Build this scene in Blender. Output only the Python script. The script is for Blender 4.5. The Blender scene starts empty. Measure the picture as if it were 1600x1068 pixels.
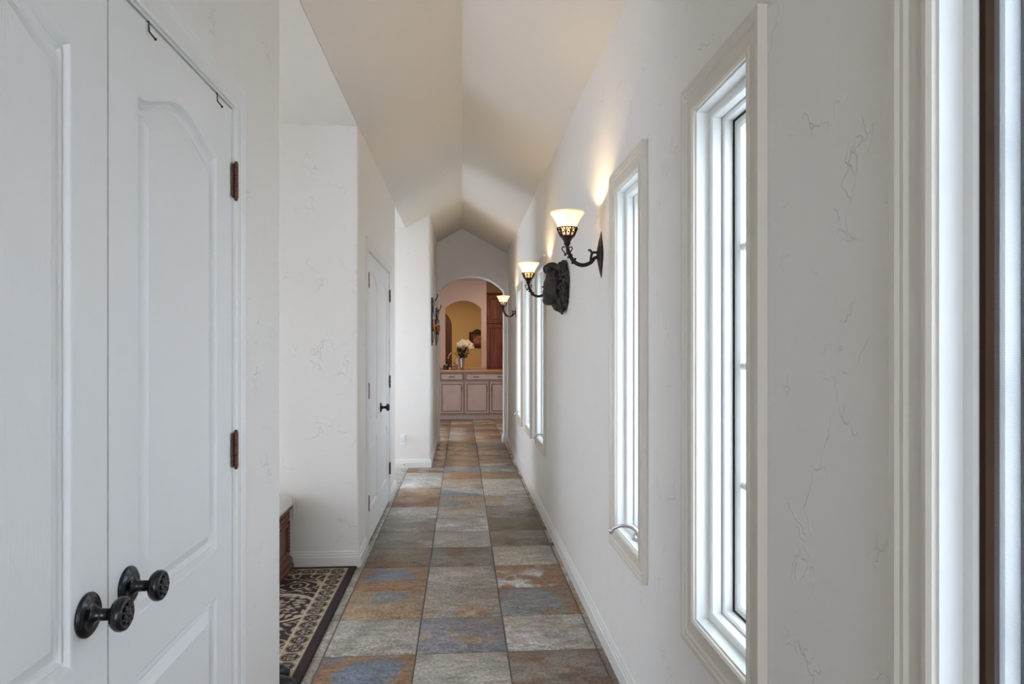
import bpy, bmesh, math, random
import numpy as np
from mathutils import Vector, Matrix
random.seed(7)
PI = math.pi
scene = bpy.context.scene
COL = scene.collection

# ------------------------------------------------------------------ camera
H = 1.35
cam_d = bpy.data.cameras.new('camera')
cam_d.sensor_width = 36.0
cam_d.lens = 36.0 * 1067 / 1600
cam_d.shift_y = 12 / 1600
cam_d.clip_start = 0.02
cam = bpy.data.objects.new('camera', cam_d)
COL.objects.link(cam)
cam.location = (0, 0, H)
cam.rotation_euler = (PI / 2, 0, -math.atan(78 / 1067))
scene.camera = cam

# ------------------------------------------------------------------ world: bright overcast sky
world = bpy.data.worlds.new('overcast_sky')
scene.world = world
world.use_nodes = True
bg = world.node_tree.nodes['Background']
bg.inputs[0].default_value = (0.69, 0.80, 1.0, 1)
bg.inputs[1].default_value = 5.6

scene.view_settings.view_transform = 'Standard'
scene.view_settings.look = 'None'
scene.view_settings.gamma = 1
scene.view_settings.use_curve_mapping = False
scene.view_settings.exposure = 0.50

def area_light(name, loc, rot, sx, sy, power, col):
    d = bpy.data.lights.new(name, 'AREA')
    d.shape = 'RECTANGLE'
    d.size = sx
    d.size_y = sy
    d.energy = power
    d.color = col
    o = bpy.data.objects.new(name, d)
    COL.objects.link(o)
    o.location = loc
    o.rotation_euler = rot
    return o

DAY = (0.71, 0.80, 1.0)
# daylight standing in the glazed openings of the side rooms; the one behind is an added fill
area_light('daylight_entry', (-3.16, 3.4, 0.98), (0, -PI / 2, 0), 1.5, 1.45, 4.5, DAY)
area_light('daylight_passage', (-2.46, 7.26, 1.35), (0, -PI / 2, 0), 1.9, 0.9, 11, DAY)
area_light('fill_back', (0, -2.96, 1.3), (PI / 2, 0, 0), 1.1, 2.2, 15, DAY)
area_light('daylight_kitchen', (-1.96, 10.75, 1.25), (0, -PI / 2, 0), 2.0, 0.8, 22, DAY)

# ------------------------------------------------------------------ materials
def new_mat(name):
    m = bpy.data.materials.new(name)
    m.use_nodes = True
    nt = m.node_tree
    return m, nt, nt.nodes['Principled BSDF']

def plain(name, col, rough=0.5, metal=0.0, noise=0.0, nscale=20.0, bump=0.0, bscale=60.0, coat=0.0, stretch=None):
    m, nt, p = new_mat(name)
    p.inputs['Base Color'].default_value = (*col, 1)
    p.inputs['Roughness'].default_value = rough
    p.inputs['Metallic'].default_value = metal
    p.inputs['Coat Weight'].default_value = coat
    if noise or bump:
        g = nt.nodes.new('ShaderNodeNewGeometry')
        vec = g.outputs['Position']
        if stretch:
            mp = nt.nodes.new('ShaderNodeMapping')
            mp.inputs['Scale'].default_value = stretch
            nt.links.new(vec, mp.inputs[0])
            vec = mp.outputs[0]
    if noise:
        n = nt.nodes.new('ShaderNodeTexNoise')
        n.inputs['Scale'].default_value = nscale
        n.inputs['Detail'].default_value = 4
        nt.links.new(vec, n.inputs['Vector'])
        r = nt.nodes.new('ShaderNodeValToRGB')
        r.color_ramp.elements[0].position = 0.3
        r.color_ramp.elements[1].position = 0.7
        r.color_ramp.elements[0].color = (*[c * (1 - noise) for c in col], 1)
        r.color_ramp.elements[1].color = (*[min(1, c * (1 + noise)) for c in col], 1)
        nt.links.new(n.outputs['Fac'], r.inputs[0])
        nt.links.new(r.outputs[0], p.inputs['Base Color'])
    if bump:
        n2 = nt.nodes.new('ShaderNodeTexNoise')
        n2.inputs['Scale'].default_value = bscale
        n2.inputs['Detail'].default_value = 3
        nt.links.new(vec, n2.inputs['Vector'])
        b = nt.nodes.new('ShaderNodeBump')
        b.inputs['Strength'].default_value = bump
        b.inputs['Distance'].default_value = 0.004
        nt.links.new(n2.outputs['Fac'], b.inputs['Height'])
        nt.links.new(b.outputs[0], p.inputs['Normal'])
    return m

def plaster(name, col, amount=1.0):
    """hand trowelled plaster: soft waves plus sparse skip-trowel ridges"""
    m, nt, p = new_mat(name)
    N, L = nt.nodes, nt.links
    p.inputs['Base Color'].default_value = (*col, 1)
    p.inputs['Roughness'].default_value = 0.62
    g = N.new('ShaderNodeNewGeometry')
    soft = N.new('ShaderNodeTexNoise')
    soft.inputs['Scale'].default_value = 5
    soft.inputs['Detail'].default_value = 5
    L.new(g.outputs['Position'], soft.inputs['Vector'])
    warp = N.new('ShaderNodeTexNoise')
    warp.inputs['Scale'].default_value = 9
    warp.inputs['Detail'].default_value = 3
    L.new(g.outputs['Position'], warp.inputs['Vector'])
    mixv = N.new('ShaderNodeVectorMath')
    mixv.operation = 'MULTIPLY_ADD'
    L.new(warp.outputs['Color'], mixv.inputs[0])
    mixv.inputs[1].default_value = (0.30, 0.30, 0.22)
    L.new(g.outputs['Position'], mixv.inputs[2])
    vor = N.new('ShaderNodeTexVoronoi')
    vor.feature = 'DISTANCE_TO_EDGE'
    vor.inputs['Scale'].default_value = 8
    L.new(mixv.outputs[0], vor.inputs['Vector'])
    line = N.new('ShaderNodeMapRange')
    line.inputs['From Min'].default_value = 0.0
    line.inputs['From Max'].default_value = 0.03
    line.inputs['To Min'].default_value = 1.0
    line.inputs['To Max'].default_value = 0.0
    L.new(vor.outputs['Distance'], line.inputs['Value'])
    mask = N.new('ShaderNodeTexNoise')
    mask.inputs['Scale'].default_value = 7.5
    mask.inputs['Detail'].default_value = 4
    L.new(g.outputs['Position'], mask.inputs['Vector'])
    mr = N.new('ShaderNodeMapRange')
    mr.inputs['From Min'].default_value = 0.54
    mr.inputs['From Max'].default_value = 0.66
    L.new(mask.outputs['Fac'], mr.inputs['Value'])
    mul = N.new('ShaderNodeMath')
    mul.operation = 'MULTIPLY'
    L.new(line.outputs[0], mul.inputs[0])
    L.new(mr.outputs[0], mul.inputs[1])
    add = N.new('ShaderNodeMath')
    add.operation = 'MULTIPLY_ADD'
    L.new(mul.outputs[0], add.inputs[0])
    add.inputs[1].default_value = 0.36
    L.new(soft.outputs['Fac'], add.inputs[2])
    b = N.new('ShaderNodeBump')
    b.inputs['Strength'].default_value = 0.75 * amount
    b.inputs['Distance'].default_value = 0.009
    L.new(add.outputs[0], b.inputs['Height'])
    L.new(b.outputs[0], p.inputs['Normal'])
    return m

def glass_mat(name, tint=(1, 1, 1), gloss=0.06):
    m, nt, p = new_mat(name)
    N, L = nt.nodes, nt.links
    N.remove(p)
    t = N.new('ShaderNodeBsdfTransparent')
    t.inputs[0].default_value = (*tint, 1)
    g = N.new('ShaderNodeBsdfGlossy')
    g.inputs['Roughness'].default_value = 0.02
    mx = N.new('ShaderNodeMixShader')
    mx.inputs[0].default_value = gloss
    L.new(t.outputs[0], mx.inputs[1])
    L.new(g.outputs[0], mx.inputs[2])
    L.new(mx.outputs[0], N['Material Output'].inputs[0])
    return m

def screen_mat(name):
    m, nt, p = new_mat(name)
    N, L = nt.nodes, nt.links
    p.inputs['Base Color'].default_value = (0.42, 0.45, 0.50, 1)
    p.inputs['Roughness'].default_value = 0.5
    g = N.new('ShaderNodeNewGeometry')
    sep = N.new('ShaderNodeSeparateXYZ')
    L.new(g.outputs['Position'], sep.inputs[0])
    outs = []
    for ax in ('Y', 'Z'):
        mm = N.new('ShaderNodeMath')
        mm.operation = 'MULTIPLY'
        mm.inputs[1].default_value = 1 / 0.0021
        L.new(sep.outputs[ax], mm.inputs[0])
        fr = N.new('ShaderNodeMath')
        fr.operation = 'FRACT'
        L.new(mm.outputs[0], fr.inputs[0])
        lt = N.new('ShaderNodeMath')
        lt.operation = 'LESS_THAN'
        lt.inputs[1].default_value = 0.12
        L.new(fr.outputs[0], lt.inputs[0])
        outs.append(lt)
    mx = N.new('ShaderNodeMath')
    mx.operation = 'MAXIMUM'
    L.new(outs[0].outputs[0], mx.inputs[0])
    L.new(outs[1].outputs[0], mx.inputs[1])
    t = N.new('ShaderNodeBsdfTransparent')
    ms = N.new('ShaderNodeMixShader')
    L.new(mx.outputs[0], ms.inputs[0])
    L.new(t.outputs[0], ms.inputs[1])
    L.new(p.outputs[0], ms.inputs[2])
    L.new(ms.outputs[0], N['Material Output'].inputs[0])
    return m

def slate(name):
    """split-face slate; two stone colours come from each tile's own properties"""
    m, nt, p = new_mat(name)
    N, L = nt.nodes, nt.links
    a1 = N.new('ShaderNodeAttribute'); a1.attribute_type = 'OBJECT'; a1.attribute_name = 'stone_a'
    a2 = N.new('ShaderNodeAttribute'); a2.attribute_type = 'OBJECT'; a2.attribute_name = 'stone_b'
    am = N.new('ShaderNodeAttribute'); am.attribute_type = 'OBJECT'; am.attribute_name = 'stone_mix'
    g = N.new('ShaderNodeNewGeometry')
    blob = N.new('ShaderNodeTexNoise')
    blob.inputs['Scale'].default_value = 4.2
    blob.inputs['Detail'].default_value = 3.5
    blob.inputs['Distortion'].default_value = 0.6
    L.new(g.outputs['Position'], blob.inputs['Vector'])
    # random offset so that neighbouring tiles do not continue one another
    oi = N.new('ShaderNodeObjectInfo')
    off = N.new('ShaderNodeVectorMath'); off.operation = 'MULTIPLY_ADD'
    cmb = N.new('ShaderNodeCombineXYZ')
    for k in range(3): L.new(oi.outputs['Random'], cmb.inputs[k])
    L.new(cmb.outputs[0], off.inputs[0])
    off.inputs[1].default_value = (37, 53, 91)
    L.new(g.outputs['Position'], off.inputs[2])
    L.new(off.outputs[0], blob.inputs['Vector'])
    sub = N.new('ShaderNodeMath'); sub.operation = 'SUBTRACT'
    L.new(blob.outputs['Fac'], sub.inputs[0])
    L.new(am.outputs['Fac'], sub.inputs[1])
    # stones with an oval heart of the first colour
    asp = N.new('ShaderNodeAttribute'); asp.attribute_type = 'OBJECT'; asp.attribute_name = 'stone_spot'
    aof = N.new('ShaderNodeAttribute'); aof.attribute_type = 'OBJECT'; aof.attribute_name = 'stone_heart'
    tc = N.new('ShaderNodeTexCoord')
    ds_ = N.new('ShaderNodeVectorMath'); ds_.operation = 'DISTANCE'
    L.new(tc.outputs['Object'], ds_.inputs[0]); L.new(aof.outputs['Vector'], ds_.inputs[1])
    sh_ = N.new('ShaderNodeMath'); sh_.operation = 'SUBTRACT'; sh_.inputs[1].default_value = 0.14
    L.new(ds_.outputs['Value'], sh_.inputs[0])
    sm_ = N.new('ShaderNodeMath'); sm_.operation = 'MULTIPLY_ADD'
    L.new(sh_.outputs[0], sm_.inputs[0]); L.new(asp.outputs['Fac'], sm_.inputs[1]); L.new(sub.outputs[0], sm_.inputs[2])
    sub = sm_
    mr = N.new('ShaderNodeMapRange')
    mr.inputs['From Min'].default_value = -0.045
    mr.inputs['From Max'].default_value = 0.045
    L.new(sub.outputs[0], mr.inputs['Value'])
    mx = N.new('ShaderNodeMix'); mx.data_type = 'RGBA'
    L.new(mr.outputs[0], mx.inputs['Factor'])
    L.new(a1.outputs['Color'], mx.inputs['A'])
    L.new(a2.outputs['Color'], mx.inputs['B'])
    # veins running along the cleft
    mp = N.new('ShaderNodeMapping')
    mp.inputs['Rotation'].default_value = (0, 0, 0.45)
    mp.inputs['Scale'].default_value = (7, 16, 7)
    L.new(off.outputs[0], mp.inputs[0])
    vein = N.new('ShaderNodeTexNoise')
    vein.inputs['Scale'].default_value = 1.0
    vein.inputs['Detail'].default_value = 7
    vein.inputs['Roughness'].default_value = 0.65
    vein.inputs['Distortion'].default_value = 1.2
    L.new(mp.outputs[0], vein.inputs['Vector'])
    fine = N.new('ShaderNodeTexNoise')
    fine.inputs['Scale'].default_value = 75
    fine.inputs['Detail'].default_value = 4
    fine.inputs['Roughness'].default_value = 0.7
    L.new(off.outputs[0], fine.inputs['Vector'])
    v1 = N.new('ShaderNodeMapRange')
    v1.inputs['From Min'].default_value = 0.32; v1.inputs['From Max'].default_value = 0.68
    v1.inputs['To Min'].default_value = 0.6; v1.inputs['To Max'].default_value = 1.38
    L.new(vein.outputs['Fac'], v1.inputs['Value'])
    v2 = N.new('ShaderNodeMapRange')
    v2.inputs['From Min'].default_value = 0.3; v2.inputs['From Max'].default_value = 0.7
    v2.inputs['To Min'].default_value = 0.42; v2.inputs['To Max'].default_value = 1.55
    L.new(fine.outputs['Fac'], v2.inputs['Value'])
    mm = N.new('ShaderNodeMath'); mm.operation = 'MULTIPLY'
    L.new(v1.outputs[0], mm.inputs[0]); L.new(v2.outputs[0], mm.inputs[1])
    sc = N.new('ShaderNodeVectorMath'); sc.operation = 'SCALE'
    L.new(mx.outputs['Result'], sc.inputs[0]); L.new(mm.outputs[0], sc.inputs['Scale'])
    L.new(sc.outputs[0], p.inputs['Base Color'])
    ad = N.new('ShaderNodeMath'); ad.operation = 'MULTIPLY_ADD'
    L.new(fine.outputs['Fac'], ad.inputs[0]); ad.inputs[1].default_value = 0.25
    L.new(vein.outputs['Fac'], ad.inputs[2])
    b = N.new('ShaderNodeBump')
    b.inputs['Strength'].default_value = 0.55
    b.inputs['Distance'].default_value = 0.008
    L.new(ad.outputs[0], b.inputs['Height'])
    L.new(b.outputs[0], p.inputs['Normal'])
    p.inputs['Roughness'].default_value = 0.42
    return m

def wood(name, c1, c2, rough=0.35, scale=(9, 9, 0.8)):
    m, nt, p = new_mat(name)
    N, L = nt.nodes, nt.links
    g = N.new('ShaderNodeNewGeometry')
    mp = N.new('ShaderNodeMapping')
    mp.inputs['Scale'].default_value = scale
    L.new(g.outputs['Position'], mp.inputs[0])
    n = N.new('ShaderNodeTexNoise')
    n.inputs['Scale'].default_value = 2.2
    n.inputs['Detail'].default_value = 6
    n.inputs['Distortion'].default_value = 1.0
    L.new(mp.outputs[0], n.inputs['Vector'])
    r = N.new('ShaderNodeValToRGB')
    r.color_ramp.elements[0].position = 0.32
    r.color_ramp.elements[1].position = 0.68
    r.color_ramp.elements[0].color = (*c1, 1)
    r.color_ramp.elements[1].color = (*c2, 1)
    L.new(n.outputs['Fac'], r.inputs[0])
    L.new(r.outputs[0], p.inputs['Base Color'])
    p.inputs['Roughness'].default_value = rough
    return m

def alabaster(name):
    m, nt, p = new_mat(name)
    N, L = nt.nodes, nt.links
    N.remove(p)
    g = N.new('ShaderNodeNewGeometry')
    n = N.new('ShaderNodeTexNoise')
    n.inputs['Scale'].default_value = 22
    n.inputs['Detail'].default_value = 4
    n.inputs['Distortion'].default_value = 1.5
    L.new(g.outputs['Position'], n.inputs['Vector'])
    r = N.new('ShaderNodeValToRGB')
    r.color_ramp.elements[0].color = (0.88, 0.78, 0.60, 1)
    r.color_ramp.elements[1].color = (0.97, 0.93, 0.84, 1)
    r.color_ramp.elements[0].position = 0.3
    r.color_ramp.elements[1].position = 0.6
    L.new(n.outputs['Fac'], r.inputs[0])
    t = N.new('ShaderNodeBsdfTranslucent')
    d = N.new('ShaderNodeBsdfDiffuse')
    gl = N.new('ShaderNodeBsdfGlossy')
    gl.inputs['Roughness'].default_value = 0.2
    L.new(r.outputs[0], t.inputs[0])
    L.new(r.outputs[0], d.inputs[0])
    m1 = N.new('ShaderNodeMixShader')
    m1.inputs[0].default_value = 0.45
    L.new(t.outputs[0], m1.inputs[1]); L.new(d.outputs[0], m1.inputs[2])
    m2 = N.new('ShaderNodeMixShader')
    m2.inputs[0].default_value = 0.05
    L.new(m1.outputs[0], m2.inputs[1]); L.new(gl.outputs[0], m2.inputs[2])
    L.new(m2.outputs[0], N['Material Output'].inputs[0])
    return m

def attr_mat(name, attr, rough=0.95, bump=0.4):
    m, nt, p = new_mat(name)
    N, L = nt.nodes, nt.links
    a = N.new('ShaderNodeAttribute'); a.attribute_name = attr
    L.new(a.outputs['Color'], p.inputs['Base Color'])
    p.inputs['Roughness'].default_value = rough
    g = N.new('ShaderNodeNewGeometry')
    n = N.new('ShaderNodeTexNoise'); n.inputs['Scale'].default_value = 350
    L.new(g.outputs['Position'], n.inputs['Vector'])
    b = N.new('ShaderNodeBump'); b.inputs['Strength'].default_value = bump; b.inputs['Distance'].default_value = 0.003
    L.new(n.outputs['Fac'], b.inputs['Height']); L.new(b.outputs[0], p.inputs['Normal'])
    return m

M = {}
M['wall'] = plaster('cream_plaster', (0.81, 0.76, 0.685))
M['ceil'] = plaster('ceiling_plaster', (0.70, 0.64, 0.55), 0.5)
M['tan_wall'] = plaster('tan_plaster', (0.62, 0.46, 0.36), 0.5)
M['yellow_wall'] = plaster('yellow_plaster', (0.62, 0.46, 0.22), 0.5)
M['trim'] = plain('cream_trim_paint', (0.69, 0.625, 0.52), 0.38)
M['base'] = plain('baseboard_paint', (0.78, 0.755, 0.69), 0.35)
M['door'] = plain('door_paint', (0.80, 0.78, 0.73), 0.42, bump=0.12, bscale=40, stretch=(8, 8, 0.5))
M['sash'] = plain('sash_paint', (0.86, 0.85, 0.80), 0.35)
M['dark_line'] = plain('weather_seal', (0.03, 0.025, 0.02), 0.7)  # near-black; also colours the shade sheet behind closed doors
M['glass'] = glass_mat('window_glass', (0.96, 0.98, 0.985))
M['screen'] = screen_mat('insect_mesh')
M['screen_frame'] = plain('bronze_frame', (0.05, 0.026, 0.015), 0.8)
M['slate'] = slate('slate_stone')
M['grout'] = plain('grey_grout', (0.16, 0.14, 0.12), 0.9, noise=0.25, nscale=60)
M['iron'] = plain('dark_bronze_iron', (0.026, 0.011, 0.007), 0.45, 0.3, noise=0.5, nscale=60, bump=0.5, bscale=120)
M['black'] = plain('oil_rubbed_black', (0.005, 0.005, 0.006), 0.25, 0.0)
M['copper'] = plain('antique_copper', (0.13, 0.055, 0.04), 0.45, 0.6, noise=0.4, nscale=120)
M['chrome'] = plain('satin_chrome', (0.62, 0.61, 0.60), 0.22, 1.0)
M['shade'] = alabaster('alabaster_glass')
M['stone'] = plain('dark_carved_stone', (0.034, 0.027, 0.019), 0.6, noise=0.6, nscale=35, bump=0.5, bscale=90)
M['bench'] = wood('carved_mahogany', (0.10, 0.022, 0.012), (0.21, 0.055, 0.03))
M['cherry'] = wood('cherry_wood', (0.10, 0.022, 0.006), (0.30, 0.085, 0.025))
M['darkdoor'] = wood('dark_door_wood', (0.06, 0.018, 0.010), (0.13, 0.04, 0.02))
M['cab'] = plain('glazed_cream_paint', (0.50, 0.375, 0.30), 0.45, noise=0.08, nscale=6)
M['glaze'] = plain('brown_glaze', (0.11, 0.055, 0.032), 0.5)
M['granite'] = plain('golden_granite', (0.46, 0.24, 0.10), 0.18, noise=0.45, nscale=70)
M['cushion'] = plain('ivory_cushion', (0.78, 0.74, 0.67), 0.85, bump=0.3, bscale=200)
M['plastic'] = plain('white_plastic', (0.82, 0.81, 0.78), 0.35)
M['leather'] = plain('black_leather', (0.006, 0.007, 0.009), 0.3)
M['sole'] = plain('rubber_sole', (0.012, 0.012, 0.013), 0.7)
M['brass'] = plain('aged_brass', (0.45, 0.30, 0.13), 0.35, 0.9)
M['petal'] = plain('ivory_petal', (0.90, 0.80, 0.60), 0.7, noise=0.08, nscale=60)
M['leaf'] = plain('dark_leaf', (0.012, 0.022, 0.012), 0.5, noise=0.4, nscale=50)
M['vase'] = plain('mercury_glass', (0.42, 0.39, 0.36), 0.2, 0.75, noise=0.45, nscale=90)
M['amber'] = plain('amber_glass', (0.34, 0.10, 0.035), 0.25, noise=0.4, nscale=45)
M['pewter'] = plain('pewter_leaf', (0.40, 0.38, 0.34), 0.35, 0.7, noise=0.4, nscale=70)
M['canvas'] = plain('dark_red_canvas', (0.10, 0.03, 0.03), 0.7, noise=0.8, nscale=9)
M['mat_board'] = plain('warm_print', (0.30, 0.14, 0.10), 0.7, noise=0.7, nscale=16)
M['frame'] = plain('dark_frame', (0.025, 0.012, 0.012), 0.4)
M['ground'] = plain('pale_gravel', (0.62, 0.61, 0.58), 0.95, noise=0.1, nscale=8)
for k_, sp_ in (('screen_frame', .08), ('stone', .35), ('iron', .35)): M[k_].node_tree.nodes['Principled BSDF'].inputs['Specular IOR Level'].default_value = sp_
M['rug'] = attr_mat('rug_wool', 'pile')
M['bulb'] = plain('frosted_bulb', (0.9, 0.88, 0.8), 0.3)

# ------------------------------------------------------------------ mesh building
ORIG = {}

def link(o, parent=None):
    COL.objects.link(o)
    if parent is not None:
        o.parent = parent
        ORIG[o] = ORIG[parent]
    return o

def tag(o, label=None, cat=None, group=None, kind=None):
    if label: o['label'] = label
    if cat: o['category'] = cat
    if group: o['group'] = group
    if kind: o['kind'] = kind
    return o

def empty(name, loc=(0, 0, 0)):
    o = bpy.data.objects.new(name, None)
    o.empty_display_size = 0.05
    o.location = loc
    ORIG[o] = Vector(loc)
    COL.objects.link(o)
    return o

class MB:
    def __init__(s):
        s.v, s.f = [], []

    def add(s, vs, fs):
        n = len(s.v)
        s.v += [tuple(v) for v in vs]
        s.f += [tuple(i + n for i in f) for f in fs]
        return s

    def box(s, x0, x1, y0, y1, z0, z1):
        x0, x1 = sorted((x0, x1)); y0, y1 = sorted((y0, y1)); z0, z1 = sorted((z0, z1))
        vs = [(x, y, z) for x in (x0, x1) for y in (y0, y1) for z in (z0, z1)]
        return s.add(vs, [(0, 1, 3, 2), (4, 6, 7, 5), (0, 4, 5, 1), (2, 3, 7, 6), (0, 2, 6, 4), (1, 5, 7, 3)])

    def sweep(s, path, prof, mp, closed=True, prof_closed=True):
        """run a profile [(offset, height)] along a 2D path with mitred corners; offset is to the left"""
        n = len(path); k = len(prof)
        ms = []
        for i in range(n):
            p = Vector(path[i])
            e1 = (p - Vector(path[i - 1])) if (closed or i > 0) else None
            e2 = (Vector(path[(i + 1) % n]) - p) if (closed or i < n - 1) else None
            ns = []
            for e in (e1, e2):
                if e is not None:
                    e = e.normalized()
                    ns.append(Vector((-e.y, e.x)))
            m = ns[0] if len(ns) == 1 else (ns[0] + ns[1]) / max(0.25, 1 + ns[0].dot(ns[1]))
            ms.append(m)
        vs = []
        for i in range(n):
            for d, h in prof:
                q = Vector(path[i]) + ms[i] * d
                vs.append(mp(q.x, q.y, h))
        fs = []
        for i in range(n if closed else n - 1):
            j = (i + 1) % n
            for a in range(k if prof_closed else k - 1):
                b = (a + 1) % k
                fs.append((i * k + a, j * k + a, j * k + b, i * k + b))
        if not closed and prof_closed:
            fs.append(tuple(range(k)))
            fs.append(tuple((n - 1) * k + a for a in reversed(range(k))))
        return s.add(vs, fs)

    def offset_loop(s, path, d):
        out = []
        n = len(path)
        for i in range(n):
            p = Vector(path[i])
            e1 = (p - Vector(path[i - 1])).normalized(); e2 = (Vector(path[(i + 1) % n]) - p).normalized()
            n1 = Vector((-e1.y, e1.x)); n2 = Vector((-e2.y, e2.x))
            m = (n1 + n2) / max(0.25, 1 + n1.dot(n2))
            q = p + m * d
            out.append((q.x, q.y))
        return out

    def plate(s, outer, holes, mp, d0, d1):
        """a slab whose outline is 'outer' with real openings cut through it"""
        bm = bmesh.new()
        loops = []
        for lp in [outer] + holes:
            vs = [bm.verts.new((p[0], p[1], 0)) for p in lp]
            loops.append(vs)
            for i in range(len(vs)):
                bm.edges.new((vs[i], vs[(i + 1) % len(vs)]))
        bmesh.ops.triangle_fill(bm, use_beauty=True, use_dissolve=False, edges=bm.edges[:], normal=(0, 0, 1))
        bm.verts.index_update()
        pts = [(v.co.x, v.co.y) for v in bm.verts]
        tris = [tuple(v.index for v in f.verts) for f in bm.faces]
        lidx = [[v.index for v in lp] for lp in loops]
        bm.free()
        n = len(pts)
        vs = [mp(x, y, d0) for x, y in pts] + [mp(x, y, d1) for x, y in pts]
        fs = tris + [tuple(i + n for i in reversed(t)) for t in tris]
        for lp in lidx:
            for i in range(len(lp)):
                a, b = lp[i], lp[(i + 1) % len(lp)]
                fs.append((a, b, b + n, a + n))
        return s.add(vs, fs)

    def tube(s, pts, rads, seg=10, cap=True):
        pts = [Vector(p) for p in pts]
        if not hasattr(rads, '__len__'): rads = [rads] * len(pts)
        vs, fs = [], []
        up = None
        for i, p in enumerate(pts):
            t = (pts[min(i + 1, len(pts) - 1)] - pts[max(i - 1, 0)]).normalized()
            if up is None:
                up = Vector((0, 0, 1)) if abs(t.z) < 0.9 else Vector((0, 1, 0))
            x = up.cross(t)
            if x.length < 1e-4: x = Vector((1, 0, 0)).cross(t)
            x.normalize()
            y = t.cross(x).normalized()
            up = y
            for k in range(seg):
                a = 2 * PI * k / seg
                vs.append(p + (x * math.cos(a) + y * math.sin(a)) * rads[i])
        for i in range(len(pts) - 1):
            for k in range(seg):
                k2 = (k + 1) % seg
                fs.append((i * seg + k, i * seg + k2, (i + 1) * seg + k2, (i + 1) * seg + k))
        if cap:
            fs.append(tuple(reversed(range(seg))))
            fs.append(tuple((len(pts) - 1) * seg + k for k in range(seg)))
        return s.add(vs, fs)

    def lathe(s, prof, mp=None, seg=24):
        """prof: (radius, height) about local z; mp maps local xyz to world"""
        mp = mp or (lambda x, y, z: (x, y, z))
        vs, fs = [], []
        k = len(prof)
        for i in range(seg):
            a = 2 * PI * i / seg
            for r, z in prof:
                vs.append(mp(r * math.cos(a), r * math.sin(a), z))
        for i in range(seg):
            j = (i + 1) % seg
            for q in range(k - 1):
                fs.append((i * k + q, j * k + q, j * k + q + 1, i * k + q + 1))
        return s.add(vs, fs)

    def ball(s, c, r, seg=12, rings=8, rot=None):
        r = (r, r, r) if not hasattr(r, '__len__') else r
        vs, fs = [], []
        for i in range(rings + 1):
            ph = PI * i / rings
            for k in range(seg):
                a = 2 * PI * k / seg
                p = Vector((r[0] * math.sin(ph) * math.cos(a), r[1] * math.sin(ph) * math.sin(a), r[2] * math.cos(ph)))
                if rot is not None: p = rot @ p
                vs.append((c[0] + p.x, c[1] + p.y, c[2] + p.z))
        for i in range(rings):
            for k in range(seg):
                k2 = (k + 1) % seg
                fs.append((i * seg + k, (i + 1) * seg + k, (i + 1) * seg + k2, i * seg + k2))
        return s.add(vs, fs)

    def build(s, name, mat, parent=None, smooth=False, bevel=0.0, seg=2, origin=None):
        vs = np.array(s.v, dtype=float)
        if parent is not None:
            o0 = ORIG[parent]
        elif origin is not None:
            o0 = Vector(origin)
        else:
            mn, mxx = vs.min(0), vs.max(0)
            o0 = Vector(((mn[0] + mxx[0]) / 2, (mn[1] + mxx[1]) / 2, mn[2]))
        vs = vs - np.array(o0)
        me = bpy.data.meshes.new(name)
        me.from_pydata(vs.tolist(), [], s.f)
        bm = bmesh.new(); bm.from_mesh(me)
        bmesh.ops.remove_doubles(bm, verts=bm.verts, dist=1e-6)
        bmesh.ops.recalc_face_normals(bm, faces=bm.faces)
        bm.to_mesh(me); bm.free()
        me.materials.append(mat)
        if smooth:
            me.polygons.foreach_set('use_smooth', [True] * len(me.polygons))
        o = bpy.data.objects.new(name, me)
        if parent is None:
            o.location = o0
            ORIG[o] = o0
            COL.objects.link(o)
        else:
            link(o, parent)
        if bevel:
            b = o.modifiers.new('bevel', 'BEVEL')
            b.width = bevel; b.segments = seg; b.limit_method = 'ANGLE'; b.angle_limit = math.radians(40)
        return o

def soften(o, width, test, seg=3):
    """ease only the edges whose both ends pass the test (local coordinates)"""
    me = o.data
    at = me.attributes.new('bevel_weight_edge', 'FLOAT', 'EDGE')
    org = ORIG[o]
    for e in me.edges:
        a, b = (me.vertices[i].co + org for i in e.vertices)
        if test(a) and test(b) and abs(a.z - b.z) > 0.02: at.data[e.index].value = 1.0
    m = o.modifiers.new('bevel', 'BEVEL')
    m.width = width; m.segments = seg; m.limit_method = 'WEIGHT'
    return o

def copy_tree(o, parent=None):
    c = o.copy()
    COL.objects.link(c)
    c.parent = parent
    for ch in [x for x in bpy.data.objects if x.parent is o]:
        copy_tree(ch, c)
    return c

def rect(a0, a1, b0, b1):      # clockwise, so that positive offsets grow outwards
    return [(a0, b0), (a0, b1), (a1, b1), (a1, b0)]

def smooth_pts(pts, n=6):
    pts = [Vector(p) for p in pts]
    out = []
    for i in range(len(pts) - 1):
        p0 = pts[max(i - 1, 0)]; p1 = pts[i]; p2 = pts[i + 1]; p3 = pts[min(i + 2, len(pts) - 1)]
        for k in range(n):
            t = k / n
            out.append(0.5 * ((2 * p1) + (-p0 + p2) * t + (2 * p0 - 5 * p1 + 4 * p2 - p3) * t * t + (-p0 + 3 * p1 - 3 * p2 + p3) * t ** 3))
    out.append(pts[-1])
    return out

# ------------------------------------------------------------------ measures of the place
XR, XL, XN = 0.652, -0.645, -0.366       # right wall, left wall, left wall of the narrow stretch
ZE, ZR = 2.743, 3.10                     # eaves and ridge
Y0 = -3.0                                # back of the hall
YA0, YA1 = 2.483, 4.318                  # entry alcove
YB0, YB1 = 6.65, 7.88                    # side passage
YE, YE2 = 9.90, 10.16                    # arch wall
right = lambda a, b, d: (XR - d, a, b)   # face of the right wall, d out into the hall
left = lambda a, b, d: (XL + d, a, b)
front = lambda y: (lambda a, b, d: (a, y - d, b))

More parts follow.
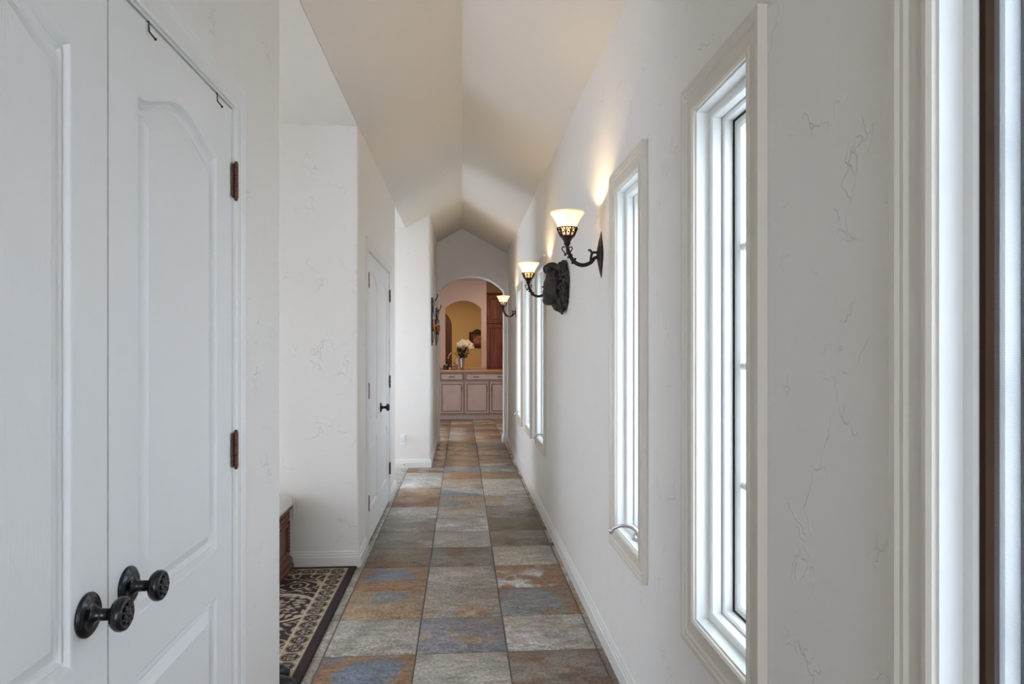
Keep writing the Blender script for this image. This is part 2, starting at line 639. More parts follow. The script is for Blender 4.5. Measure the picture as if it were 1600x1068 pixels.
# windows: casing outer edges along the wall
WZ0, WZ1, CW = 0.60, 2.012, 0.078
WIN = [(0.452, 0.967), (1.418, 1.932), (2.362, 2.900), (5.27, 5.90), (6.33, 6.95), (7.32, 7.96)]

# ------------------------------------------------------------------ structure
def struct(name, o, label, cat):
    o.name = name
    return tag(o, label, cat, kind='structure')

# right wall with its six window openings
mb = MB().plate([(Y0, 0), (YE2, 0), (YE2, ZE + 0.05), (Y0, ZE + 0.05)],
                [[(a + CW, WZ0), (b - CW, WZ0), (b - CW, WZ1), (a + CW, WZ1)] for a, b in WIN], right, 0, -0.15)
struct('wall_right', mb.build('wall_right', M['wall']), 'long cream plaster wall pierced by tall narrow windows', 'wall')

# left wall: closet stretch, door stretch
D1 = (0.625, 1.985, 2.035)     # closet opening: from, to, top
D2 = (4.72, 6.12, 2.035)
mb = MB().plate([(Y0, 0), (D1[0], 0), (D1[0], D1[2]), (D1[1], D1[2]), (D1[1], 0), (YA0, 0), (YA0, ZE + 0.05), (Y0, ZE + 0.05)], [], left, 0, -0.12)
struct('wall_closet', soften(mb.build('wall_closet', M['wall']), 0.012, lambda v: abs(v.x - XL) < 1e-3 and abs(v.y - YA0) < 1e-3), 'cream plaster wall around the white closet doors', 'wall')
mb = MB().plate([(YA1, 0), (D2[0], 0), (D2[0], D2[2]), (D2[1], D2[2]), (D2[1], 0), (YB0, 0), (YB0, ZE), (YA1, ZE)], [], left, 0, -0.12)
struct('wall_left', soften(mb.build('wall_left', M['wall']), 0.012, lambda v: abs(v.x - XL) < 1e-3 and (abs(v.y - YA1) < 1e-3 or abs(v.y - YB0) < 1e-3)), 'cream plaster wall holding the narrow white double doors', 'wall')
mb = MB().box(-3.2, XL - 0.12, YA1, YA1 + 0.11, 0, ZE)
struct('wall_alcove_back', mb.build('wall_alcove_back', M['wall']), 'plaster wall at the back of the alcove with the rug', 'wall')
mb = MB().box(-3.2, XL - 0.12, YA0 - 0.11, YA0, 0, ZE)
struct('wall_alcove_front', mb.build('wall_alcove_front', M['wall']), 'plaster wall on the hidden side of the alcove', 'wall')
mb = MB().plate([(YA0 - 0.11, 0), (YA1 + 0.11, 0), (YA1 + 0.11, ZE), (YA0 - 0.11, ZE)], [[(2.65, 0.2), (4.15, 0.2), (4.15, 1.78), (2.65, 1.78)]], lambda a, b, d: (-3.2 + d, a, b), 0, -0.12)
struct('wall_entry', mb.build('wall_entry', M['wall']), 'plaster wall at the far end of the alcove', 'wall')
mb = MB().box(-2.5, XL - 0.12, YB0 - 0.11, YB0, 0, ZE)
struct('wall_passage_front', mb.build('wall_passage_front', M['wall']), 'plaster wall on the hidden side of the passage', 'wall')
# step wall facing the camera, then the narrow stretch; top follows the roof slope
zc = lambda x: ZR - (ZR - ZE) * abs(x) / 0.652
mb = MB().plate([(-2.5, 0), (XN, 0), (XN, zc(XN) + 0.02), (XL, zc(XL) + 0.02), (-2.5, ZE + 0.02)], [], lambda a, b, d: (a, YB1 + d, b), 0, 0.14)
struct('wall_step', soften(mb.build('wall_step', M['wall']), 0.02, lambda v: abs(v.x - XN) < 1e-3 and abs(v.y - YB1) < 1e-3), 'plaster wall facing the hall beyond the double doors, with an outlet', 'wall')
mb = MB().box(XN - 0.14, XN, YB1 + 0.14, YE, 0, zc(XN) + 0.03)
struct('wall_narrow', mb.build('wall_narrow', M['wall']), 'plaster wall of the narrow stretch hung with ornaments', 'wall')
mb = MB().plate([(YB0 - 0.11, 0), (YB1 + 0.14, 0), (YB1 + 0.14, ZE), (YB0 - 0.11, ZE)], [[(6.8, 0.4), (7.7, 0.4), (7.7, 2.3), (6.8, 2.3)]], lambda a, b, d: (-2.5 + d, a, b), 0, -0.12)
struct('wall_passage_end', mb.build('wall_passage_end', M['wall']), 'plaster wall at the end of the side passage', 'wall')
# wall behind the camera with an opening added to let light in
mb = MB().plate([(XL - 0.12, 0), (XR + 0.15, 0), (XR + 0.15, ZR), (XL - 0.12, ZR)], [[(-0.55, 0.15), (0.55, 0.15), (0.55, 2.4), (-0.55, 2.4)]], lambda a, b, d: (a, Y0 - d, b), 0, 0.12)
struct('wall_back', mb.build('wall_back', M['wall']), 'plaster wall closing the hall behind', 'wall')

def arch_loop(x0, x1, zb, zs, zt, n=20):
    """flat-topped segment arch, counter clockwise"""
    c = (x0 + x1) / 2; w = (x1 - x0) / 2; h = zt - zs
    R = (w * w + h * h) / (2 * h)
    a = math.asin(min(1, w / R))
    if h > w: a = PI - a
    pts = [(x0, zb), (x1, zb)]
    for i in range(n + 1):
        t = a - 2 * a * i / n
        pts.append((c + R * math.sin(t), zt - R + R * math.cos(t)))
    return pts

# end wall with the arched opening
op = arch_loop(-0.325, 0.605, 0.0, 2.20, 2.42)
outer = [(XN - 0.14, 0)] + [op[0]] + list(reversed(op[2:])) + [op[1]] + [(XR + 0.1, 0), (XR + 0.1, ZE), (0, ZR + 0.06), (XN - 0.14, zc(XN - 0.14) + 0.06)]
mb = MB().plate(outer, [], lambda a, b, d: (a, YE + d, b), 0, YE2 - YE)
struct('wall_arch', mb.build('wall_arch', M['wall'], bevel=0.015, seg=3), 'gable wall with an arched opening to the kitchen', 'wall')

# ceilings
T = 0.1
mb = MB()
for sx, xe in ((-1, XL), (1, XR)):
    ze = zc(xe) if sx > 0 else ZE
    mb.add([(xe, Y0, ze), (xe, YE + 0.1, ze), (0, YE + 0.1, ZR), (0, Y0, ZR),
            (xe + sx * 0.12, Y0, ze + T), (xe + sx * 0.12, YE + 0.1, ze + T), (0, YE + 0.1, ZR + T + .1), (0, Y0, ZR + T + .1)],
           [(0, 1, 2, 3), (7, 6, 5, 4), (0, 4, 5, 1), (1, 5, 6, 2), (3, 7, 4, 0)])
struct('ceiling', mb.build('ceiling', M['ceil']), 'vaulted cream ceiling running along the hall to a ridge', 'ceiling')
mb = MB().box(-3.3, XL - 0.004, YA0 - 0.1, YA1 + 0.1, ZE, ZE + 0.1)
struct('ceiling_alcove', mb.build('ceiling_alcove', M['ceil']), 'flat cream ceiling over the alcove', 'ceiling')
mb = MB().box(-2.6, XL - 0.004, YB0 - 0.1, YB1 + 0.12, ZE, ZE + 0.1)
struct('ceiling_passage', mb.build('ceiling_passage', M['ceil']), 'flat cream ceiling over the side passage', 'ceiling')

# ---- kitchen shell
KX0, KX1, KY1, KZ = -2.0, 2.6, 17.5, 2.78
mb = MB().plate([(YE2 - 0.1, 0), (KY1 + 0.1, 0), (KY1 + 0.1, KZ), (YE2 - 0.1, KZ)], [[(10.35, 0.2), (11.15, 0.2), (11.15, 2.25), (10.35, 2.25)]], lambda a, b, d: (KX0 + d, a, b), 0, -0.12)
struct('wall_kitchen_left', mb.build('wall_kitchen_left', M['tan_wall']), 'tan kitchen wall beyond the arch', 'wall')
struct('wall_kitchen_right', MB().box(KX1, KX1 + 0.1, YE2 - 0.1, KY1 + 0.1, 0, KZ).build('wall_kitchen_right', M['tan_wall']), 'tan kitchen wall on the cabinet side', 'wall')
mb = MB().box(KX0, XN - 0.13, YE2 - 0.1, YE2 - 0.02, 0, KZ).box(XR + 0.09, KX1, YE2 - 0.1, YE2 - 0.02, 0, KZ)
struct('wall_kitchen_front', mb.build('wall_kitchen_front', M['tan_wall']), 'tan kitchen wall on both sides of the hall arch', 'wall')
struct('ceiling_kitchen', MB().box(KX0 - 0.1, KX1 + 0.1, YE2 - 0.05, KY1 + 0.1, KZ, KZ + 0.1).build('ceiling_kitchen', M['ceil']), 'flat kitchen ceiling', 'ceiling')
WY = 13.95
op = arch_loop(-0.34, 0.39, 0.0, 2.18, 2.345)
outer = [(KX0, 0), (0.50, 0), (0.50, KZ), (KX0, KZ)]
op2 = arch_loop(-0.34, 0.39, 0.98, 2.18, 2.345)
mb = MB().plate(outer, [op2], lambda a, b, d: (a, WY + d, b), 0, 0.16)
struct('wall_kitchen_arch', mb.build('wall_kitchen_arch', M['tan_wall'], bevel=0.012), 'tan wall behind the counter with an arched pass-through', 'wall')
op3 = arch_loop(-1.23, -0.26, 0.0, 1.94, 2.40)
outer = [(KX0, 0), op3[0]] + list(reversed(op3[2:])) + [op3[1], (KX1, 0), (KX1, KZ), (KX0, KZ)]
mb = MB().plate(outer, [], lambda a, b, d: (a, KY1 + d, b), 0, 0.16)
struct('wall_kitchen_back', mb.build('wall_kitchen_back', M['yellow_wall']), 'golden yellow wall seen through the pass-through', 'wall')
d = empty('door_5', (-0.745, KY1 + 0.1, 0))
tag(d, 'dark wooden arched door in the golden yellow wall', 'door', kind='structure')
MB().plate(op3, [], lambda a, b, dd: (a, KY1 + 0.1 + dd, b), 0, 0.04).build('slab', M['darkdoor'], d)
MB().box(-0.42, -0.38, KY1 + 0.06, KY1 + 0.1, 0.95, 1.05).build('handle', M['black'], d)

# ---- ground outside
struct('ground', MB().box(0.85, 30, -20, 30, -0.35, -0.25).build('ground', M['ground']), 'pale gravel ground outside the windows', 'ground')

# ---- floor: grout bed with slate tiles
fl = MB().box(-3.3, XR + 0.1, Y0, YE2, -0.1, -0.004).box(KX0, KX1, YE2, KY1 + 0.1, -0.1, -0.004).build('floor', M['grout'], origin=(0, 0, 0))
tag(fl, 'multicoloured slate tile floor in straight rows', 'floor', kind='structure')
TS, TY = 0.4065, 0.4085
BLUE = (0.165, 0.19, 0.23); SLATE = (0.21, 0.205, 0.20); RUST = (0.30, 0.165, 0.085); OCH = (0.33, 0.225, 0.13)
LG = (0.42, 0.38, 0.315); WG = (0.33, 0.285, 0.23); TAUPE = (0.235, 0.195, 0.155); OLIVE = (0.19, 0.145, 0.095); BROWN = (0.20, 0.115, 0.065)
PURP = (0.245, 0.225, 0.23); WH = (0.50, 0.48, 0.44); TAN = (0.36, 0.255, 0.165); BEI = (0.43, 0.375, 0.295)
SPEC = {  # (row, column): stone, second stone, threshold
    (-1, 0): (BLUE, RUST, .50, 2.2, (-.03, 0.05, 0)), (-1, 1): (LG, TAN, .60), (-1, 2): (BROWN, TAUPE, .52),
    (0, 0): (LG, WG, .56), (0, 1): (PURP, TAN, .62), (0, 2): (BEI, WH, .52),
    (1, 0): (SLATE, OCH, .38, 2.6, (.0, .09, 0)), (1, 1): (WG, TAN, .55), (1, 2): (SLATE, RUST, .66, 1.2, (-.12, -.06, 0)),
    (2, 0): (BLUE, RUST, .52, 2.6, (-.03, .03, 0)), (2, 1): (WG, LG, .55), (2, 2): (RUST, WH, .57),
    (3, 0): (OLIVE, BROWN, .55), (3, 1): (BROWN, TAUPE, .52), (3, 2): (BEI, LG, .5),
    (4, 0): (TAUPE, WG, .55), (4, 1): (BEI, LG, .5), (4, 2): (TAUPE, OLIVE, .5),
    (5, 0): (TAUPE, WG, .5), (5, 1): (LG, WH, .55), (5, 2): (OLIVE, BROWN, .55),
    (6, 0): (LG, WH, .5), (6, 1): (BEI, TAN, .58), (6, 2): (WG, TAUPE, .5),
    (7, 0): (RUST, BROWN, .5), (7, 1): (TAN, SLATE, .55), (7, 2): (LG, TAN, .57),
    (8, 0): (TAN, RUST, .55), (8, 1): (SLATE, LG, .55), (8, 2): (BEI, WH, .55),
    (9, 0): (WH, LG, .5), (9, 1): (TAN, WG, .5), (9, 2): (LG, BEI, .5),
    (10, 0): (LG, WH, .5), (10, 1): (RUST, TAN, .5), (10, 2): (RUST, OLIVE, .5),
}
PAL = [SLATE, RUST, OCH, LG, WG, TAUPE, OLIVE, BROWN, PURP, TAN, BEI]
_tile_mesh = {}
rt = random.Random(11)

def tile_mesh(w, l):
    key = (round(w, 4), round(l, 4))
    if key not in _tile_mesh:
        # gently uneven slab with eased edges
        g = 0.0035; e = 0.004
        w2, l2 = w / 2 - g, l / 2 - g
        xs = [-w2, -w2 + e, 0, w2 - e, w2]; ys = [-l2, -l2 + e, 0, l2 - e, l2]
        vs, fs = [], []
        for j, y in enumerate(ys):
            for i, x in enumerate(xs):
                edge = i in (0, 4) or j in (0, 4)
                vs.append((x, y, -0.0035 if edge else rt.uniform(-0.0007, 0.0009)))
        for j in range(4):
            for i in range(4):
                a = j * 5 + i
                fs.append((a, a + 1, a + 6, a + 5))
        n = 25
        per = [0, 1, 2, 3, 4, 9, 14, 19, 24, 23, 22, 21, 20, 15, 10, 5]
        for k in per: vs.append((vs[k][0], vs[k][1], -0.012))
        for k in range(16):
            k2 = (k + 1) % 16
            fs.append((per[k], n + k, n + k2, per[k2]))
        me = bpy.data.meshes.new('floor_tile')
        me.from_pydata(vs, [], fs)
        me.materials.append(M['slate'])
        me.polygons.foreach_set('use_smooth', [True] * len(me.polygons))
        _tile_mesh[key] = me
    return _tile_mesh[key]

def tile(x0, x1, y0, y1, spec=None):
    o = bpy.data.objects.new('floor_tile', tile_mesh(x1 - x0, y1 - y0))
    o.location = ((x0 + x1) / 2, (y0 + y1) / 2, 0)
    o.parent = fl
    COL.objects.link(o)
    if spec is None:
        a, b = rt.sample(PAL, 2)
        spec = (a, b, rt.uniform(.47, .6))
    k = rt.uniform(0.92, 1.08)
    o['stone_a'] = [c * k for c in spec[0]]
    o['stone_b'] = [c * k for c in spec[1]]
    o['stone_mix'] = spec[2]
    o['stone_spot'] = float(spec[3]) if len(spec) > 3 else 0.0
    o['stone_heart'] = list(spec[4]) if len(spec) > 3 else [0.0, 0.0, 0.0]

TB = 3.055
for r in range(-4, 35):
    y0 = TB + r * TY - 0 * TY
    y1 = y0 + TY
    if y1 > KY1: break
    for c in range(3):
        x0 = -0.61 + c * TS
        if c == 0 and (y0 > YB1 - 0.2 and y1 < YE2 + 0.1): x0e = XN
        else: x0e = x0
        if x0e < x0 + TS - 0.02:
            tile(x0e, x0 + TS, y0, y1, SPEC.get((r, c)))
    if y1 < YE2 + 0.2:
        tile(0.6095, XR - 0.002, y0, y1)                     # narrow cut strip under the right wall
    else:
        tile(0.6095, 0.6095 + TS, y0, y1)
        tile(-0.61 - TS, -0.61, y0, y1)
    if y0 < YB0:
        tile(-0.66, -0.61, y0, y1, (LG, WG, .5))             # narrow cut strip on the left
    if YA0 - 0.45 < y0 < YA1 - 0.1:
        for c in range(2):
            if y0 > YA0 - 0.05: tile(-0.66 - (c + 1) * TS, -0.66 - c * TS, y0, min(y1, YA1))
    if YB0 - 0.05 < y0 and y1 < YB1 + 0.1:
        for c in range(2): tile(-0.61 - (c + 1) * TS, -0.61 - c * TS, y0, min(y1, YB1), (WH, LG, .5))  # whitish stone puts the passage daylight into the tile colour

# ---- baseboards (stepped profile)
BP = [(0, 0), (0.016, 0), (0.016, 0.062), (0.012, 0.066), (0.012, 0.080), (0.008, 0.084), (0.008, 0.094), (0.003, 0.099), (0, 0.099)]

def baseboard(name, pts, label):
    mb = MB().sweep(pts, BP, lambda a, b, h: (a, b, h), closed=False)
    tag(mb.build(name, M['base']), label, 'baseboard', kind='structure')

baseboard('baseboard_right', [(XR, Y0), (XR, YE)], 'cream stepped baseboard under the tall windows')
baseboard('baseboard_alcove', [(XL, D2[0] - 0.082), (XL, YA1), (-3.2, YA1)], 'cream stepped baseboard around the alcove corner')
baseboard('baseboard_passage', [(-0.325, YE), (XN, YE), (XN, YB1), (-2.5, YB1)], 'cream stepped baseboard below the wall outlet')
baseboard('baseboard_door', [(XL, D2[1] + 0.082), (XL, YB0)][::-1], 'short cream baseboard after the double doors')
baseboard('baseboard_closet', [(XL, YA0), (XL, D1[1] + 0.082)], 'short cream baseboard beside the closet doors')
baseboard('baseboard_arch', [(XR, YE), (0.605, YE), (0.605, YE2)], 'short cream baseboard beside the arch')

# ------------------------------------------------------------------ windows
CAS = [(0, -0.004), (0, 0.012), (0.006, 0.017), (0.014, 0.017), (0.018, 0.012), (0.046, 0.013), (0.052, 0.018), (0.060, 0.018), (0.066, 0.022), (CW, 0.022), (CW, -0.001)]

def make_window(n, a, b, label, crank=False, screen=False):
    y0, y1 = a + CW, b - CW
    w = empty('window_%d' % n, (XR, (a + b) / 2, WZ0 - CW))
    tag(w, label, 'window', 'tall casement windows along the hall', 'structure')
    R_ = rect(y0, y1, WZ0, WZ1)
    MB().sweep(R_, CAS, right).build('casing', M['trim'], w)
    j = MB().sweep(R_, [(0.001, 0.004), (-0.004, 0.004), (-0.004, -0.135), (0.001, -0.135)], right).build('jamb', M['sash'], w)
    MB().sweep(R_, [(-0.003, -0.030), (-0.022, -0.030), (-0.026, -0.034), (-0.026, -0.058), (-0.003, -0.058)], right).build('stop', M['sash'], j)
    fr = MB().sweep(R_, [(-0.003, -0.060), (-0.032, -0.060), (-0.036, -0.064), (-0.036, -0.135), (-0.003, -0.135)], right).build('frame', M['sash'], w)
    MB().sweep(R_, [(-0.034, -0.086), (-0.0395, -0.086), (-0.0395, -0.126), (-0.034, -0.126)], right).build('weather_seal', M['dark_line'], fr)
    sa = MB().sweep(R_, [(-0.0405, -0.090), (-0.055, -0.090), (-0.062, -0.097), (-0.062, -0.130), (-0.0405, -0.130)], right).build('sash', M['sash'], w)
    g0, g1 = WZ0 + 0.062, WZ1 - 0.062
    hgt = (g1 - g0) / 4
    for k in range(4):
        MB().box(XR + 0.112, XR + 0.116, y0 + 0.060, y1 - 0.060, g0 + k * hgt, g0 + (k + 1) * hgt).build('pane', M['glass'], sa)
    for k in range(1, 4):
        z = g0 + k * hgt
        MB().tube([(XR + 0.108, y0 + 0.059, z), (XR + 0.108, y1 - 0.059, z)], 0.0115, 12).build('muntin', M['sash'], sa, smooth=True)
    if screen:
        sc = MB().sweep(R_, [(-0.0262, -0.036), (-0.037, -0.036), (-0.037, -0.055), (-0.0262, -0.055)], right).build('screen_frame', M['screen_frame'], w)
        MB().box(XR + 0.048, XR + 0.0485, y0 + 0.036, y1 - 0.036, WZ0 + 0.036, WZ1 - 0.036).build('mesh', M['screen'], sc)
    if crank:
        c = (y0 + y1) / 2 + 0.01
        z = WZ0 + 0.004
        cr = MB().lathe([(0.0, 0.03), (0.013, 0.028), (0.018, 0.018), (0.022, 0.0), (0.0, 0.0)], lambda x, y, q: (XR + 0.038 + x, c + y * 1.6, z + q), 16).build('crank', M['chrome'], w, smooth=True)
        P = smooth_pts([(XR + 0.036, c, z + 0.028), (XR + 0.02, c + 0.015, z + 0.042), (XR - 0.012, c + 0.045, z + 0.044), (XR - 0.036, c + 0.07, z + 0.030), (XR - 0.047, c + 0.08, z + 0.018)], 5)
        nP = len(P)
        MB().tube(P, [0.0085 - 0.0025 * math.sin(PI * i / (nP - 1)) for i in range(nP)], 10).build('lever', M['chrome'], cr, smooth=True)
        MB().ball((XR - 0.050, c + 0.083, z + 0.014), (0.011, 0.011, 0.013)).build('knob', M['chrome'], cr, smooth=True)
    return w

LBL = ['tall narrow window with a brown framed insect screen',
       'tall narrow window of four panes between the screened window and the first sconce side window',
       'tall narrow window with a chrome crank right beside the first bronze sconce',
       'tall narrow window with a chrome crank just past the lion head carving',
       'tall narrow window without a crank between two far windows with cranks',
       'tall narrow window with a chrome crank before the sconce by the kitchen arch']
LBL[1] = 'tall narrow four-pane window without crank or screen, next to the screened one'
CR = [False, False, True, True, False, True]
for i, (a, b) in enumerate(WIN):
    make_window(i + 1, a, b, LBL[i], CR[i], i == 0)

# glazed openings of the side rooms, and one added behind for its light
def side_window(n, mp, a0, a1, b0, b1, label):
    w = empty('window_%d' % n, mp((a0 + a1) / 2, b0, 0))
    tag(w, label, 'window', kind='structure')
    R_ = rect(a0, a1, b0, b1)
    MB().sweep(R_, CAS, mp).build('casing', M['trim'], w)
    MB().sweep(R_, [(0, -0.002), (-0.05, -0.002), (-0.05, -0.03), (0, -0.03)], mp).build('frame', M['sash'], w)
    m = (a0 + a1) / 2
    MB().sweep(rect(m - 0.012, m + 0.012, b0 + 0.05, b1 - 0.05), [(0, -0.004), (0, -0.028), (-0.011, -0.028), (-0.011, -0.004)], mp).build('mullion', M['sash'], w)

side_window(7, lambda a, b, d: (-3.2 + d, a, b), 2.65, 4.15, 0.2, 1.78, 'wide glazed opening at the end of the alcove')
side_window(8, lambda a, b, d: (-2.5 + d, a, b), 6.8, 7.7, 0.4, 2.3, 'glazed opening at the end of the side passage')
side_window(9, lambda a, b, d: (KX0 + d, a, b), 10.35, 11.15, 0.2, 2.25, 'glazed opening in the kitchen side wall')
side_window(10, lambda a, b, d: (a, Y0 + d, b), -0.55, 0.55, 0.15, 2.4, 'added glazed opening in the unseen wall behind')

# ------------------------------------------------------------------ doors
def panel_path(y0, y1, z0, z1, rise):
    """clockwise outline in (along wall, up); eyebrow top when rise > 0"""
    if rise <= 0: return rect(y0, y1, z0, z1)
    pts = [(y0, z0), (y0, z1)]
    n = 26
    for i in range(1, n):
        t = i / n
        # flat shoulder, ogee up to a broad crown
        s_ = (0.5 - 0.5 * math.cos(2 * PI * t)) ** 0.85
        pts.append((y0 + (y1 - y0) * t, z1 + rise * s_))
    pts += [(y1, z1), (y1, z0)]
    return pts

DX = -0.002     # leaf face sits just behind the wall face

def door_leaf(name, y0, y1, z1, label, hinge_right, knob=True, kx=None, group=None):
    z0 = 0.012
    d = empty(name, (XL, (y0 + y1) / 2, z0))
    tag(d, label, 'door', group, 'structure')
    st = 0.112
    up = panel_path(y0 + st, y1 - st, 0.818, 1.862, 0.056)
    lo = panel_path(y0 + st, y1 - st, 0.22, 0.70, 0)
    MB().plate([(y0, z0), (y1, z0), (y1, z1), (y0, z1)], [up, lo], left, DX, DX - 0.035).build('slab', M['door'], d)
    PP = [(0.0, DX), (0.005, DX - 0.001), (0.011, DX - 0.013), (0.017, DX - 0.008), (0.022, DX - 0.014), (0.030, DX - 0.014), (0.054, DX - 0.003), (0.058, DX - 0.003)]
    for q0, q1, rise in ((0.818, 1.862, 0.056), (0.22, 0.70, 0)):
        vs, fs = [], []
        for w_, h_ in PP:
            lp = panel_path(y0 + st + w_, y1 - st - w_, q0 + w_, q1 - w_, rise)
            vs += [left(p[0], p[1], h_) for p in lp]
        n = len(lp)
        for k in range(len(PP) - 1):
            for e in range(n):
                fs.append((k * n + e, k * n + (e + 1) % n, (k + 1) * n + (e + 1) % n, (k + 1) * n + e))
        fs.append(tuple((len(PP) - 1) * n + e for e in range(n)))
        MB().add(vs, fs).build('panel', M['door'], d)
    hy = (y1 + 0.004) if hinge_right else (y0 - 0.004)
    sgn = 1 if hinge_right else -1
    for hz in (0.30, 1.068, 1.826):
        h = MB()
        h.box(XL + 0.001, XL + 0.0035, hy - 0.016, hy + 0.012, hz - 0.048, hz + 0.048)
        hb = h.build('hinge', M['copper'], d, bevel=0.001)
        kk = MB()
        for q in range(3):
            za = hz - 0.048 + q * 0.0325
            kk.tube([(XL + 0.008, hy + 0.003, za), (XL + 0.008, hy + 0.003, za + 0.031)], 0.0065, 10)
        for e in (-1, 1): kk.ball((XL + 0.008, hy + 0.003, hz + e * 0.051), 0.0055, 8, 6)
        kk.build('knuckle', M['copper'], hb, smooth=False)
    if knob:
        ky = kx; kz = 0.892
        mp = lambda x, y, q: (XL + DX + q, ky + x, kz + y)
        ro = MB().lathe([(0.0, 0.0), (0.038, 0.0), (0.0385, 0.004), (0.036, 0.007), (0.033, 0.0075), (0.031, 0.0105), (0.027, 0.0115), (0.022, 0.010), (0.017, 0.013), (0.012, 0.018), (0.0105, 0.026), (0.010, 0.040), (0.0, 0.040)], mp, 32).build('rosette', M['black'], d, smooth=True)
        kn = MB().lathe([(0.0095, 0.036), (0.011, 0.040), (0.017, 0.044), (0.0245, 0.048), (0.029, 0.0545), (0.0295, 0.061), (0.027, 0.067), (0.023, 0.0695), (0.022, 0.0685), (0.014, 0.0715), (0.0, 0.0725)], mp, 32).build('knob', M['black'], d, smooth=True)
        em = MB()
        for q in range(8):
            a = q * PI / 4
            em.ball(mp(0.0145 * math.cos(a), 0.0145 * math.sin(a), 0.071), (0.0022, 0.0042, 0.0042), 8, 6)
        em.ball(mp(0, 0, 0.072), (0.0028, 0.006, 0.006), 8, 6)
        em.build('rosette_relief', M['black'], kn, smooth=True)
    return d

CASD = [(d_, h_ * 0.55 + (0.0 if h_ > 0 else 0)) for d_, h_ in CAS]

def door_trim(n, D, label):
    t = empty('trim_%d' % n, (XL, (D[0] + D[1]) / 2, 0))
    tag(t, label, 'door casing', kind='structure')
    P = [(D[0], 0.002), (D[0], D[2]), (D[1], D[2]), (D[1], 0.002)]
    MB().sweep(P, CASD, left, closed=False).build('casing', M['base'], t)
    MB().sweep(P, [(0.001, 0.0), (-0.006, 0.0), (-0.006, -0.118), (0.001, -0.118)], left, closed=False).build('jamb', M['base'], t)
    MB().box(XL - 0.118, XL - 0.113, D[0] + 0.006, D[1] - 0.006, 0, D[2] - 0.006).build('dark_backing', M['dark_line'], t)  # near-black sheet standing for the unlit space behind the doors

door_trim(1, D1, 'cream moulded casing around the pair of closet doors')
door_trim(2, D2, 'cream moulded casing around the narrow double doors past the alcove')
m1 = 1.302
door_leaf('door_1', D1[0] + 0.010, m1 - 0.003, D1[2] - 0.011, 'white two-panel closet door leaf lacking over-door hooks, with black knob', False, True, m1 - 0.072)
door_leaf('door_2', m1 + 0.003, D1[1] - 0.010, D1[2] - 0.011, 'white two-panel closet door leaf with two thin black hooks over its top', True, True, m1 + 0.072)
m2 = (D2[0] + D2[1]) / 2
door_leaf('door_3', D2[0] + 0.010, m2 - 0.003, D2[2] - 0.011, 'white panelled door leaf next to the alcove corner, without a knob', False, False)
door_leaf('door_4', m2 + 0.003, D2[1] - 0.010, D2[2] - 0.011, 'white panelled door leaf with a single black knob, beyond the alcove', True, True, m2 + 0.066)

# over-door hooks on the closet door
for k, (hy, lab) in enumerate(((1.46, 'thin black wire over-door hook nearer the middle of the closet doors'), (1.855, 'thin black wire over-door hook close to the hinged edge of the closet door'))):
    zt = D1[2] - 0.009
    P = [(XL + DX - 0.036, hy, zt - 0.03), (XL + DX - 0.036, hy, zt), (XL + DX + 0.002, hy, zt), (XL + DX + 0.003, hy, zt - 0.020), (XL + DX + 0.012, hy + 0.008, zt - 0.032)]
    hk = empty('over_door_hook', (XL, hy, zt - 0.032))
    tag(hk, lab, 'hook', 'over-door hooks')
    MB().tube(P, 0.0018, 8).build('wire', M['black'], hk)
    MB().ball(P[-1], 0.003, 8, 6).build('tip', M['black'], hk, smooth=True)

